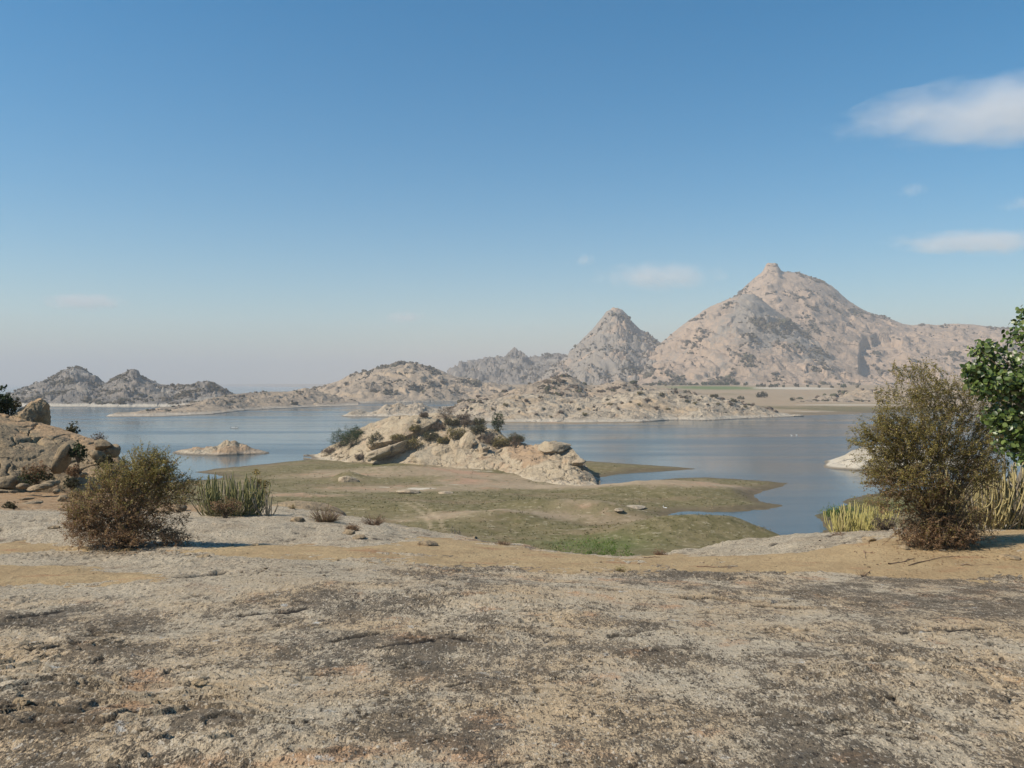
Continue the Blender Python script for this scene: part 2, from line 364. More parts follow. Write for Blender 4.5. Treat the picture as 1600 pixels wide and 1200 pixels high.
def sdist(X, Y, poly):
    x = X.ravel(); y = Y.ravel(); best = np.full(x.shape, 1e18); ins = np.zeros(x.shape, bool)
    n = len(poly)
    for i in range(n):
        ax, ay = poly[i]; bx, by = poly[(i + 1) % n]; dx, dy = bx - ax, by - ay
        t = np.clip(((x - ax) * dx + (y - ay) * dy) / (dx * dx + dy * dy), 0, 1)
        best = np.minimum(best, (x - ax - t * dx) ** 2 + (y - ay - t * dy) ** 2)
        c = ((ay > y) != (by > y)) & (x < (bx - ax) * (y - ay) / (by - ay + 1e-12) + ax); ins ^= c
    return (np.where(ins, 1, -1) * np.sqrt(best)).reshape(X.shape)
def blob(X, Y, u, r, rx, ry, z=1.0, rot=0.0):
    d = drow(r, z); dx = X - (u - CX) / F * d; dy = Y - d
    c, s = math.cos(rot), math.sin(rot)
    return np.exp(-(((dx * c + dy * s) / rx) ** 2 + ((-dx * s + dy * c) / ry) ** 2))
MOUNDS = [(1090, 832, 13, 6, 1.9, .15), (1150, 822, 8, 4, .7, 0), (870, 800, 12, 6, 1.5, -.2), (960, 806, 9, 5, .9, -.3), (1040, 765, 22, 9, 1.3, .05), (780, 815, 10, 5, .8, 0), (1180, 789, 9, 4, .6, .1), (660, 800, 14, 7, .6, 0), (620, 742, 16, 5, .9, 0), (545, 752, 4, 2.5, 1.1, 0), (700, 752, 10, 4, .6, 0), (960, 730, 18, 5, .5, 0)]
def low_z(X, Y):
    sd = sdist(X, Y, SHORE) + 1.6 * fbm(X * .11, Y * .11, 4, 5) + .9 * fbm(X * .45, Y * .45, 4, 9)
    z = np.where(sd > 0, 2.6 * (1 - np.exp(-sd * .020)), np.maximum(sd * .08, -3))
    amp = sstep(0, 12, sd)
    for u, r, rx, ry, h, ro in MOUNDS: z = z + 1.7 * h * blob(X, Y, u, r, rx, ry, 1.0, ro) * sstep(-1, 5, sd)
    z = z + amp * (.7 * fbm(X * .05, Y * .08, 4, 21) + .22 * fbm(X * .3, Y * .4, 4, 22))
    return z, sd

# ------------------------------------------------------------------ near terrace
def tcols(n, core=.64, edge=1.05, frac=.86):
    k = int(n * frac); m = (n - k) // 2
    return np.concatenate([np.linspace(-edge, -core, m, endpoint=False), np.linspace(-core, core, k), np.linspace(core, edge, m + 1)[1:]])
AP = 1.5
rowsY = np.concatenate([np.linspace(-6, 2.2, 16, endpoint=False), 1 / np.linspace(1 / 2.2, 1 / 16.0, 740, endpoint=False), np.linspace(16, 26, 70, endpoint=False), np.linspace(26, 66, 44)])
T = tcols(610)
Yg = np.repeat(rowsY[:, None], len(T), 1); Xg = T[None, :] * (np.maximum(Yg, 1.0) + AP)
CRACKS = [  # (polyline in picture columns/rows on the slab, half width, depth)
    ([(1070, 936), (1120, 934), (1150, 938), (1200, 940), (1232, 939), (1262, 938)], .022, .06),
    ([(1205, 917), (1250, 919)], .012, .03), ([(1360, 1043), (1400, 1039)], .014, .05), ([(1375, 1101), (1398, 1098)], .010, .03),
    ([(145, 1140), (180, 1133), (205, 1124), (240, 1114)], .010, .045), ([(42, 1024), (80, 1020), (112, 1015)], .016, .05),
    ([(100, 1076), (145, 1072)], .010, .04), ([(255, 1058), (275, 1050), (300, 1044)], .010, .04), ([(290, 917), (320, 914), (345, 909)], .020, .05),
    ([(135, 991), (185, 984)], .010, .03), ([(140, 1043), (152, 1036)], .008, .03), ([(295, 1076), (330, 1064), (350, 1066)], .012, .045),
    ([(665, 1165), (690, 1160), (708, 1162)], .012, .04), 
    ([(960, 998), (980, 996)], .012, .04), ([(1010, 1020), (1080, 1016)], .008, .03), ([(1185, 947), (1260, 952)], .010, .03),
    ([(700, 1068), (740, 1062)], .006, .02), ([(600, 1010), (700, 1000), (735, 1002)], .008, .02), ([(380, 962), (470, 955)], .010, .025), ([(520, 1000), (590, 990)], .010, .03),
    ([(1420, 990), (1540, 985)], .010, .02), ([(1300, 1160), (1350, 1152)], .008, .03), ([(440, 1140), (500, 1128)], .008, .03), ([(20, 972), (90, 960)], .010, .025)]
def slab_y(row):  # distance on the slab for a picture row: z = -1.6 - .115 (d - 3.4)
    return 1.209 * F / ((row - 600) - .115 * F)
def seg_d(X, Y, pl):
    best = np.full(X.shape, 1e9); tt = np.zeros(X.shape); L = 0
    for (ax, ay), (bx, by) in zip(pl[:-1], pl[1:]):
        dx, dy = bx - ax, by - ay
        t = np.clip(((X - ax) * dx + (Y - ay) * dy) / (dx * dx + dy * dy), 0, 1)
        best = np.minimum(best, np.hypot(X - ax - t * dx, Y - ay - t * dy))
    return best
def rowof(X, Y, Z): return CY - (Z - H) * F / np.maximum(Y, .5)
def terrace(X, Y):
    z0 = near_z(X, Y)
    row = rowof(X, Y, z0); U = X / np.maximum(Y, .5) * F + CX
    z = z0 + .050 * fbm(X * .33, Y * .5, 3, 1) + .022 * fbm(X * 1.6, Y * 2.2, 4, 2)
    # exfoliation sheets: shallow ledges facing the camera or the right
    q = 2.2 * fbm(X * .55 + .3 * Y, Y * .8 - .1 * X, 4, 11); st = q * 4 - np.floor(q * 4)
    z += .034 * (sstep(.0, .06, st) - st) * sstep(-.1, .3, fbm(X * .3, Y * .3, 2, 15))
    f1, f2, rid = worley(X * 2.6, Y * 4.2, 4)
    z += .020 * (rid - .5) * sstep(.02, .08, f2 - f1) * sstep(-.1, .2, fbm(X * .5, Y * .6, 2, 18))
    z += .011 * fbm(X * 11, Y * 15, 4, 6, .6) + .005 * pn(X * 45, Y * 45, 8)
    z += sstep(11.0, 14.0, Y) * (.030 * fbm(X * 2.6, Y * 3.2, 4, 16, .6) + .05 * np.clip(fbm(X * .9, Y * 1.2, 4, 17), -.4, .4))
    cr = np.zeros(X.shape)
    # hairline cracks from noise
    a = fbm(X * .8 + .4 * Y, Y * 3.2 - .7 * X, 4, 31); g = sstep(.12, .3, fbm(X * .6, Y * 1.1, 3, 33))
    w = np.abs(a) / (.022 + .0032 * Y); k = np.clip(1 - w, 0, 1) * g * (Y < 17); cr = np.maximum(cr, k); z -= .022 * k
    a = fbm(X * 1.5 + 1.0 * Y, Y * 4.6 - 1.2 * X, 4, 41); g = sstep(.2, .36, fbm(X * .9 + 7, Y * 1.4, 3, 43))
    k = np.clip(1 - np.abs(a) / (.024 + .0036 * Y), 0, 1) * g * (Y < 17); cr = np.maximum(cr, k); z -= .026 * k
    for pl, hw, dep in CRACKS:
        p2 = [((u - CX) / F * slab_y(r), slab_y(r)) for u, r in pl]
        x0 = min(p[0] for p in p2) - .3; x1 = max(p[0] for p in p2) + .3; y0 = min(p[1] for p in p2) - .3; y1 = max(p[1] for p in p2) + .3
        s = (X > x0) & (X < x1) & (Y > y0) & (Y < y1)
        if not s.any(): continue
        xs = X[s]; ys = Y[s]
        d = seg_d(xs + .05 * fbm(xs * 6, ys * 6, 3, 51), ys + .07 * fbm(xs * 5, ys * 5, 3, 52), p2)
        ww = 2.3 * hw * (.4 + 1.3 * np.clip(.5 + fbm(xs * 4, ys * 4, 2, 53), 0, 1))
        ww = np.clip(1.3 * ww * ys / 8.0, .0006 * ys ** 2 + .00012 * ys ** 3, .16)
        k = sstep(1.0, .45, d / ww); cr[s] = np.maximum(cr[s], k); z[s] -= dep * np.clip(ys / 7, .4, 1.3) * k
        # lip on the far side of the crack
        z[s] += dep * .35 * np.exp(-(d / .10) ** 2)
    # pale weathered rock: left terrace, strip along the slab's back edge at left, dome at right
    pale = np.zeros(X.shape)
    edge = np.interp(U, [-400, 0, 300, 400, 520, 650, 760], [955, 950, 930, 920, 900, 880, 820])
    pale = np.maximum(pale, sstep(25, -30, row - edge + 30 * fbm(X * .7, Y * .7, 3, 61)))
    pale = np.maximum(pale, sstep(880, 868, row) * (U > 850))
    pale = pale * (Y > 2)
    soil = sstep(18.6, 20.5, Y + 1.2 * fbm(X * .5, Y * .5, 3, 71)) * sstep(430, 360, U + 60 * fbm(X * .6, Y * .6, 3, 72))
    soil = np.maximum(soil, sstep(26, 34, Y) * .8)
    return z, pale, cr, soil
zg, pale, crk, soil = terrace(Xg, Yg); TY, TT = rowsY, T
def build_grid(name, X, Y, Z, mat, attrs):
    V = np.stack([X, Y, Z], -1).reshape(-1, 3)
    return struct(name, mesh_from(name, V, grid_faces(*X.shape), 4, True, attrs), mat)
build_grid('rock_terrace', Xg, Yg, zg, M_FORE, {'pale': pale, 'crack': crk, 'soil': soil})

# sand lying in the trough behind the slab
SB = {-200: (848, 872, 882, 919), 0: (848, 872, 883, 919), 80: (850, 866, 884, 918), 150: (853, 864, 886, 914), 230: (857, 864, 893, 909), 290: (858, 867, 902, 904), 400: (848, 872, 0, 0), 500: (852, 876, 0, 0), 560: (853, 881, 0, 0), 640: (845, 886, 0, 0), 700: (838, 890, 0, 0), 800: (852, 893, 0, 0), 900: (864, 897, 0, 0), 1000: (866, 899, 0, 0), 1100: (866, 900, 0, 0), 1200: (867, 901, 0, 0), 1260: (862, 902, 0, 0), 1320: (848, 903, 0, 0), 1400: (836, 904, 0, 0), 1500: (828, 906, 0, 0), 1600: (822, 908, 0, 0), 2000: (818, 910, 0, 0)}
su = np.array(sorted(SB)); sb = np.array([SB[k] for k in su], float)
Ysd = np.repeat(1 / np.linspace(1 / 8.6, 1 / 17.5, 140)[:, None], 420, 1); Xsd = np.linspace(-.72, .85, 420)[None, :] * (Ysd + .3)
zs0 = near_z(Xsd, Ysd); rws = rowof(Xsd, Ysd, zs0); Us = Xsd / Ysd * F + CX
b = [np.interp(Us, su, sb[:, k]) for k in range(4)]
wob = 7 * fbm(Xsd * .9, Ysd * 1.5, 4, 81) + 3 * fbm(Xsd * 4, Ysd * 6, 3, 82)
mk = np.maximum(np.minimum(rws - b[0], b[1] - rws), np.where(b[3] > 1, np.minimum(rws - b[2], b[3] - rws), -99)) + wob
zs = zs0 + .040 * np.clip(mk / 9, -3, 1.0) - .006 + .02 * fbm(Xsd * .8, Ysd, 3, 83) + .012 * fbm(Xsd * 5, Ysd * 6, 4, 84) + .03 * fbm(Xsd * .33, Ysd * .5, 3, 1)
build_grid('sand', Xsd, Ysd, zs, M_SAND, {})

# ------------------------------------------------------------------ dry lakebed between terrace and water
rowsY = np.concatenate([np.linspace(60, 100, 24, endpoint=False), 1 / np.linspace(1 / 100, 1 / 330.0, 330)])
T = np.linspace(-1.1, 1.1, 480)
Yl = np.repeat(rowsY[:, None], len(T), 1); Xl = T[None, :] * Yl
zl, sdl = low_z(Xl, Yl)
zn = near_z(Xl, Yl); zl2 = np.maximum(zl, zn - .3)
wet = sstep(6.5, .6, sdl + .8 * fbm(Xl * .3, Yl * .3, 3, 91)) * .9
green = 1.0 + .5 * fbm(Xl * .03, Yl * .05, 3, 92)
for u, r, rx, ry, a in [(1050, 762, 24, 8, -1.1), (980, 763, 14, 5, -.8), (650, 745, 40, 9, -.8), (800, 760, 22, 8, -1.0), (560, 768, 26, 5, -.6), (480, 780, 18, 6, -.7), (430, 760, 16, 5, -.3), (690, 735, 30, 6, -.5),
                        (760, 790, 40, 9, .5), (900, 775, 22, 5, .5), (1100, 782, 18, 4, .5), (700, 775, 25, 4, .4), (600, 790, 25, 6, .3), (970, 732, 20, 6, .4), (560, 728, 10, 4, .9), (1080, 845, 16, 5, .5), (900, 825, 20, 5, .2), (690, 815, 10, 5, -.5), (860, 812, 14, 3, -.6), (1090, 815, 16, 2.5, -.5), (940, 803, 14, 3, -.4), (480, 735, 14, 4, -.3)]:
    green = green + a * blob(Xl, Yl, u, r, rx, ry)
lush = np.zeros(Xl.shape)
for u, r, rx, ry, a in [(1310, 798, 6, 4, .9), (1370, 785, 10, 8, .5), (930, 852, 8, 5, .5), (590, 728, 6, 2, .35)]:
    lush = np.maximum(lush, a * blob(Xl, Yl, u, r, rx, ry))
rockp = np.zeros(Xl.shape)
for u, r, rx, ry, a in [(545, 751, 3.5, 2, .8), (620, 741, 9, 2.4, .7), (740, 738, 10, 2, .6), (660, 768, 5, 1.6, .8), (600, 765, 4, 1.2, .6), (860, 787, 5, 1.1, .5), (715, 762, 6, 1.2, .6), (990, 794, 3.2, .9, 1.0)]:
    rockp = np.maximum(rockp, a * blob(Xl, Yl, u, r, rx, ry))
zl2 = zl2 + .25 * rockp
trk = np.zeros(Xl.shape)
for off in (-1.0, 1.0):
    pl = [(((u - CX) / F * drow(r, 2)) + off, drow(r, 2)) for u, r in [(620, 788), (645, 792), (665, 800), (678, 812), (684, 826)]]
    trk = np.maximum(trk, sstep(.55, .2, seg_d(Xl, Yl, pl)))
build_grid('lakebed', Xl, Yl, zl2, M_GROUND, {'wet': wet, 'green': green, 'lush': lush, 'rockp': rockp, 'track': trk})

# ------------------------------------------------------------------ ground out to the horizon
rowsY = np.concatenate([np.linspace(325, 1100, 210, endpoint=False), np.linspace(1100, 2600, 110, endpoint=False), np.geomspace(2600, 16000, 24)])
T = np.linspace(-1.15, 1.15, 260)
Yf = np.repeat(rowsY[:, None], len(T), 1); Xf = T[None, :] * Yf
sdf = sdist(Xf, Yf, FARSHORE) + 9 * fbm(Xf * .02, Yf * .02, 4, 101) + 3 * fbm(Xf * .12, Yf * .12, 3, 102)
zf = np.where(sdf > 0, 1.2 * (1 - np.exp(-sdf * .03)), np.maximum(sdf * .1, -4))
zf = zf + sstep(0, 60, sdf) * np.maximum(np.interp(Yf, [650, 900, 1200, 1600, 2600, 16000], [0, 4.0, 10.5, 21.5, 24, 24]) + .8 * fbm(Xf * .01, Yf * .01, 4, 103), 0)
wetf = sstep(48, 6, sdf + 10 * fbm(Xf * .03, Yf * .03, 3, 107)) * .7 * (Xf > 150) + sstep(14, 1, sdf) * .5 * (Xf <= 150)
greenf = -.35 + .5 * fbm(Xf * .012, Yf * .012, 3, 104); lushf = np.zeros(Xf.shape); rockf = np.zeros(Xf.shape)
def blobw(X, Y, u, d, rx, ry): return np.exp(-(((X - (u - CX) / F * d) / rx) ** 2 + ((Y - d) / ry) ** 2) ** 2)
lushf = np.maximum(lushf, .85 * blobw(Xf, Yf, 1118, 1450, 85, 110)); rockf = np.maximum(rockf, blobw(Xf, Yf, 1240, 1420, 75, 70))
for u, d, rx, ry, a in [(1290, 780, 110, 45, 1.0), (1400, 740, 100, 40, 1.0), (1250, 690, 30, 9, .9), (1150, 1150, 130, 60, .7), (1340, 1250, 120, 60, .5)]: greenf += a * blobw(Xf, Yf, u, d, rx, ry)
for u, d, rx, ry, a in [(1330, 835, 70, 18, .75), (1260, 715, 16, 4, .8), (1290, 728, 16, 4, .7), (1390, 690, 30, 8, .6), (1360, 950, 60, 25, .6)]: rockf = np.maximum(rockf, a * blobw(Xf, Yf, u, d, rx, ry))
build_grid('ground', Xf, Yf, zf, M_GROUND, {'wet': wetf, 'green': greenf, 'lush': lushf, 'rockp': rockf, 'track': np.zeros(Xf.shape)})

# lake surface
wv = [(-16000, -200, 0), (16000, -200, 0), (16000, 16000, 0), (-16000, 16000, 0)]
wv = [(-16000, 70, 0), (16000, 70, 0), (16000, 16000, 0), (-16000, 16000, 0)]
struct('lake_water', mesh_from('lake_water', np.array(wv), np.array([[0, 1, 2, 3]]), 4, False), M_WATER)

# ------------------------------------------------------------------ hills, islets and banks
def blur(a, sig):
    if sig < .3: return a
    r = int(sig * 3) + 1; k = np.exp(-.5 * (np.arange(-r, r + 1) / sig) ** 2); k /= k.sum()
    return np.convolve(np.pad(a, r, mode='edge'), k, 'valid')
HILLS = {}
def hill(name, sil, Yr, Yfr, Yb, zb, nu, nv, mat, seed, cell=14.0, amp=.5, rocky=.0, slope=1.0, widen=.10, crest=.35, scarp=None, soilmask=None, dip=.25, dome=.6, asp=1.0, facet=1.0, ledge=1.0):
    """a hill whose skyline follows sil [(column,row)], ridge at distance Yr, foot at Yfr, back foot at Yb (numbers or [(column,value)])"""
    sil = np.array(sil, float); u0, u1 = sil[0, 0], sil[-1, 0]
    u = np.linspace(u0, u1, nu)
    f = lambda v: np.full(nu, float(v)) if not isinstance(v, list) else np.interp(u, [a for a, _ in v], [b for _, b in v])
    yr, yf, yb, zb_ = [blur(f(q), nu * .012) for q in (Yr, Yfr, Yb, zb)]
    S = np.maximum(H - (np.interp(u, sil[:, 0], sil[:, 1]) - CY) / F * yr - zb_, -1.0)
    S = blur(S, nu * .0022)
    lev = [blur(S, nu * widen * w) for w in (0, .33, .66, 1.0)]
    nf = int(nv * .72); w = np.concatenate([np.linspace(0, 1, nf, endpoint=False) ** .9, np.linspace(1, 2, nv - nf)])
    Wg = np.repeat(w[:, None], nu, 1); Ug = np.repeat(u[None, :], nv, 0)
    Y = np.where(Wg < 1, yf + (yr - yf) * Wg, yr + (yb - yr) * (Wg - 1)); X = (Ug - CX) / F * Y
    k = np.clip(np.abs(1 - Wg), 0, 1) * 3; ki = np.minimum(k.astype(int), 2); kf = k - ki
    L = np.stack(lev)  # 4,nu
    cols = np.repeat(np.arange(nu)[None, :], nv, 0)
    # wander sideways so that skyline detail does not run straight down the slope
    sh = (nu * .05) * fbm(X / (cell * 9), Y / (cell * 9), 3, seed + 50) * np.clip(np.abs(1 - Wg) * 1.5, 0, 1)
    cs = np.clip(cols + sh, 0, nu - 1.001); c0 = cs.astype(int); cf = cs - c0
    Lk = (L[ki, c0] * (1 - cf) + L[ki, c0 + 1] * cf) * (1 - kf) + (L[ki + 1, c0] * (1 - cf) + L[ki + 1, c0 + 1] * cf) * kf
    sh_ = np.where(Wg < 1, Wg, 2 - Wg); prof = np.clip(sh_, 0, 1) ** slope
    hgt = Lk * prof
    env = np.clip(hgt / (cell * 1.2), 0, 1) ** .7 * np.where(Wg < 1, crest + (1 - crest) * np.clip((1 - Wg) * 5, 0, 1), crest)
    # rock relief: domes of two sizes, tilted sheets, broken ledges
    rm = sstep(-.12, .22, fbm(X / (cell * 7), (Y + hgt) / (cell * 7), 4, seed + 3) + rocky)
    wx = X + cell * .7 * fbm(X / (cell * 2), Y / (cell * 2), 3, seed + 7); wy = Y + 1.2 * hgt + cell * .7 * fbm(X / (cell * 2), Y / (cell * 2), 3, seed + 8)
    wx = wx / asp
    f1, f2, rid, ti1 = worley(wx / cell, wy / (cell * 1.3), seed + 1, True); d1 = np.sqrt(np.clip(1 - (f1 / .8) ** 2, 0, 1)) * (.2 + rid) * sstep(0, .10, f2 - f1)
    g1, g2, rid2, ti2 = worley(wx / (cell * .36), wy / (cell * .45), seed + 2, True); e2 = sstep(0, .12, g2 - g1)
    h1, h2, rid3, ti3 = worley((wx + .6 * wy) / (cell * 2.4), (wy - .4 * wx) / (cell * 3.2), seed + 4, True)
    dz = cell * amp * (rm * (dome * .55 * d1 + .9 * facet * (ti1 + .45 * (rid - .5)) * sstep(0, .06, f2 - f1) + .42 * facet * (ti2 + .6 * (rid2 - .4)) * e2 - .16 * (1 - e2)) + .75 * facet * ti3 + .5 * (rid3 - .5) * sstep(0, .05, h2 - h1)
                       + .7 * fbm(X / (cell * 3), Y / (cell * 3), 4, seed + 5) + .12 * fbm(X / (cell * .3), Y / (cell * .3), 3, seed + 6))
    q_ = (hgt + .45 * X + .15 * Y) / (cell * 2.2) + 1.6 * fbm(X / (cell * 5), Y / (cell * 5), 3, seed + 21); st_ = q_ - np.floor(q_)
    dz += ledge * cell * amp * 1.1 * (sstep(0, .10, st_) - st_) * sstep(-.1, .15, fbm(X / (cell * 3), (Y + hgt) / (cell * 3), 3, seed + 22))
    # gullies running down, leaning to one side
    gl = ridged((X + dip * hgt * 2) / (cell * 6), Y / (cell * 22), 3, seed + 9)
    dz -= cell * amp * .9 * np.clip((gl - .80) / .2, 0, 1)
    z = zb_[None, :] + hgt + dz * env
    if scarp is not None: z = scarp(z, X, Y, Ug, Wg)
    z = np.where((Wg <= 0.001) | (Wg >= 1.999), np.minimum(z, zb_[None, :] - 3), z)
    z = np.where(sh_ < .02, np.minimum(z, zb_[None, :] - .5), z)
    so = sstep(.35, .0, rm) * .7 + .4 * fbm(X / (cell * 3), Y / (cell * 3), 3, seed + 12)
    if soilmask is not None: so = soilmask(so, X, Y, Ug, Wg)
    o = build_grid(name, X, Y, z, mat, {'soil': so})
    HILLS[o.name] = dict(X=X, Y=Y, Z=z, rm=rm, f=f2 - f1, W=Wg, U=Ug, so=so, hgt=hgt, lg=(st_ < .16) * (ledge > 1.2), cell=cell, seed=seed, o=o)
    return o

def carve(z, X, Y, size, depth, seed):
    # joints: deep narrow gaps along irregular block edges, only in places
    x = X / size + .55 * fbm(X / size * .8, Y / size * .8, 4, seed); y = (Y + z) / size * .8 + .55 * fbm(X / size * .8 + 9, Y / size * .8, 4, seed + 1)
    f1, f2, _ = worley(x, y, seed + 2)
    g = sstep(-.05, .12, fbm(X / size * .5, (Y + z) / size * .5, 3, seed + 3))
    return z - depth * g * np.exp(-((f2 - f1) / .05) ** 2)
def scarpB(z, X, Y, U, Wg):
    # the curved overhanging slab edge on the big hill: rock to the right of and below it is set back
    row = rowof(X, Y, z)
    line = np.interp(U, [1330, 1341, 1344, 1350, 1372, 1392, 1420], [600, 566, 535, 527, 518, 524, 560])
    inside = sstep(0, 3, U - 1341) * sstep(0, 4, row - line) * sstep(640, 590, row) * sstep(1440, 1355, U)
    return z - 26 * inside
hill('granite_hill', [(1090, 560), (1110, 505), (1130, 480), (1150, 462), (1160, 451), (1170, 442), (1182, 432), (1192, 424), (1196, 414), (1203, 411), (1214, 412), (1218, 419), (1221, 425), (1250, 426), (1262, 430), (1270, 433), (1284, 437), (1300, 447), (1312, 458), (1325, 470), (1350, 485), (1385, 496), (1412, 507), (1430, 508), (1445, 506), (1462, 508), (1490, 506), (1520, 507), (1545, 510), (1600, 514), (1680, 540), (1760, 590), (1800, 600)],
     2500, 1780, 3100, 16, 420, 230, M_PINK, 201, 26, .31, -.34, .95, .07, scarp=scarpB, crest=.12, ledge=1.7, soilmask=lambda s, X, Y, U, W: s * .45)
hill('granite_hill', [(930, 612), (960, 600), (985, 575), (1000, 560), (1020, 545), (1050, 521), (1080, 498), (1110, 479), (1140, 466), (1163, 459), (1178, 460), (1190, 468), (1210, 485), (1240, 503), (1262, 520), (1285, 537), (1300, 553), (1320, 570), (1350, 586), (1400, 598), (1460, 604)],
     2080, 1600, 2500, 16, 400, 230, M_PINK, 202, 22, .34, -.24, 1.0, .07, crest=.18, ledge=1.7, soilmask=lambda s, X, Y, U, W: s * .6 + .55 * np.exp(-((U - 1220) / 70) ** 2) * sstep(.3, .6, W))
hill('granite_hill', [(815, 612), (835, 602), (860, 580), (890, 552), (910, 530), (930, 510), (941, 496), (948, 487), (955, 483), (963, 481), (972, 484), (980, 491), (986, 501), (1000, 514), (1010, 521), (1020, 527), (1040, 541), (1070, 562), (1110, 595), (1130, 605)],
     2200, 1650, 2600, 15, 280, 170, M_PINK, 203, 20, .50, .08, 1.0, .07, crest=.12, ledge=1.4, soilmask=lambda s, X, Y, U, W: s + .6)
hill('granite_hill', [(660, 612), (690, 596), (707, 578), (720, 572), (735, 567), (750, 562), (765, 559), (785, 557), (795, 551), (803, 547), (814, 548), (818, 557), (830, 560), (845, 556), (870, 554), (885, 556), (910, 570), (950, 600)],
     2450, 1950, 2800, 12, 240, 120, M_GREY, 204, 22, .6, .2, .9, .07)
hill('rocky_hill', [(395, 628), (440, 622), (475, 614), (490, 608), (515, 600), (535, 593), (550, 587), (570, 581), (590, 574), (604, 573), (618, 568), (632, 566), (650, 567), (662, 569), (680, 575), (700, 584), (720, 590), (745, 594), (775, 601), (820, 610), (860, 616)],
     1400, [(395, 950), (520, 1060), (640, 1120), (720, 1180), (860, 1250)], 1750, .2, 330, 170, M_TAN, 205, 13, .42, .05, .85, .08, asp=2.0, facet=.7, crest=.25)
hill('rocky_hill', [(8, 622), (30, 609), (50, 604), (75, 592), (95, 582), (104, 577), (112, 573), (122, 573), (132, 577), (140, 583), (152, 591), (165, 600), (185, 607), (205, 616), (225, 625)],
     1180, 905, 1400, -.3, 240, 140, M_GREY, 206, 11, .50, .18, .9, .07, crest=.12, soilmask=lambda s, X, Y, U, W: s + .2, asp=1.4, facet=.6)
hill('rocky_hill', [(110, 634), (130, 622), (150, 611), (165, 601), (180, 591), (193, 583), (200, 579), (207, 577), (214, 580), (220, 588), (236, 594), (250, 600), (270, 605), (283, 605), (300, 603), (312, 599), (324, 596), (334, 597), (346, 604), (356, 611), (366, 618), (385, 628), (400, 634)],
     1080, 895, 1300, -.3, 300, 140, M_GREY, 207, 9, .50, .18, .85, .06, crest=.12, soilmask=lambda s, X, Y, U, W: s + .15, asp=1.4, facet=.6)
hill('rocky_spit', [(163, 653), (170, 648), (185, 644), (205, 645), (230, 641), (250, 637), (270, 636), (290, 633), (310, 628), (330, 622), (352, 618), (385, 614), (420, 612), (450, 612), (478, 606), (490, 609), (520, 618), (560, 628)],
     [(163, 635), (250, 700), (330, 800), (420, 950), (560, 1060)], [(163, 622), (250, 630), (330, 680), (390, 790), (480, 890), (560, 960)], [(163, 650), (330, 1000), (560, 1250)], -.2, 300, 90, M_TAN, 208, 6, .34, .05, 1.0, .05, asp=2.6, facet=.6, crest=.25)
hill('rocky_islet', [(530, 652), (540, 648), (552, 643), (562, 640), (572, 643), (580, 645), (592, 640), (600, 633), (612, 632), (622, 630), (634, 634), (650, 630), (656, 631), (670, 637), (700, 641), (730, 646)],
     [(530, 645), (730, 720)], [(530, 632), (600, 625), (730, 610)], [(530, 665), (730, 900)], -.2, 170, 70, M_BANK, 209, 4.5, .5, .2, 1.0, .05, asp=2.2, facet=.6)
hill('rocky_bank', [(700, 655), (715, 643), (735, 634), (755, 628), (780, 622), (800, 617), (830, 616), (860, 618), (900, 622), (935, 620), (960, 616), (985, 612), (1010, 610), (1035, 609), (1060, 611), (1080, 617), (1110, 619), (1130, 625), (1150, 626), (1165, 632), (1185, 635), (1205, 640), (1220, 645), (1240, 650)],
     [(700, 590), (900, 640), (1060, 650), (1240, 650)], [(700, 560), (760, 543), (900, 528), (1000, 539), (1050, 575), (1100, 563), (1150, 590), (1240, 630)], [(700, 700), (900, 760), (1240, 720)], -.2, 420, 150, M_BANK, 210, 6.0, .34, .10, 1.05, .05, scarp=lambda z, X, Y, U, W: carve(z, X, Y, 9.0, 1.6, 25), asp=3.0, facet=.7, crest=.4)
hill('rocky_hill', [(690, 645), (720, 630), (750, 620), (790, 612), (815, 604), (840, 596), (862, 590), (878, 587), (895, 589), (905, 594), (915, 602), (930, 606), (945, 600), (965, 595), (985, 597), (1000, 603), (1030, 606), (1060, 609), (1090, 614), (1130, 622)],
     [(690, 700), (885, 850), (1130, 900)], [(690, 640), (885, 690), (1130, 780)], [(690, 900), (885, 1150), (1130, 1100)], .6, 330, 110, M_TAN, 211, 7, .36, .12, 1.0, .06, asp=2.6, facet=.6, crest=.3)
hill('rocky_bank', [(1180, 640), (1230, 628), (1270, 622), (1310, 616), (1340, 612), (1380, 606), (1420, 604), (1480, 600), (1560, 596), (1640, 598), (1720, 610), (1800, 625)],
     [(1180, 1000), (1800, 1000)], [(1180, 900), (1400, 870), (1800, 850)], 1300, 3, 220, 70, M_TAN, 212, 9, .55, .15, 1.0, .05, asp=2.0, facet=.6)
hill('rocky_islet', [(262, 711), (275, 706), (290, 701), (305, 699), (325, 699), (340, 699), (350, 694), (357, 691), (368, 690), (373, 694), (382, 696), (392, 701), (405, 703), (415, 705), (425, 710)],
     [(262, 302), (425, 302)], [(262, 296), (340, 289), (425, 298)], [(262, 306), (340, 316), (425, 306)], -.2, 170, 60, M_ISLE, 213, 2.6, .45, .1, .55, .04, crest=.5, asp=1.8, facet=.6)
hill('rocky_islet', [(1280, 733), (1288, 728), (1300, 722), (1315, 714), (1330, 704), (1345, 699), (1360, 697), (1380, 696), (1410, 698), (1450, 703), (1500, 712), (1550, 725), (1570, 734)],
     253, [(1280, 248), (1340, 241), (1450, 240), (1570, 248)], 275, -.2, 150, 60, M_PALE, 214, 3.5, .14, -.2, .5, .04)
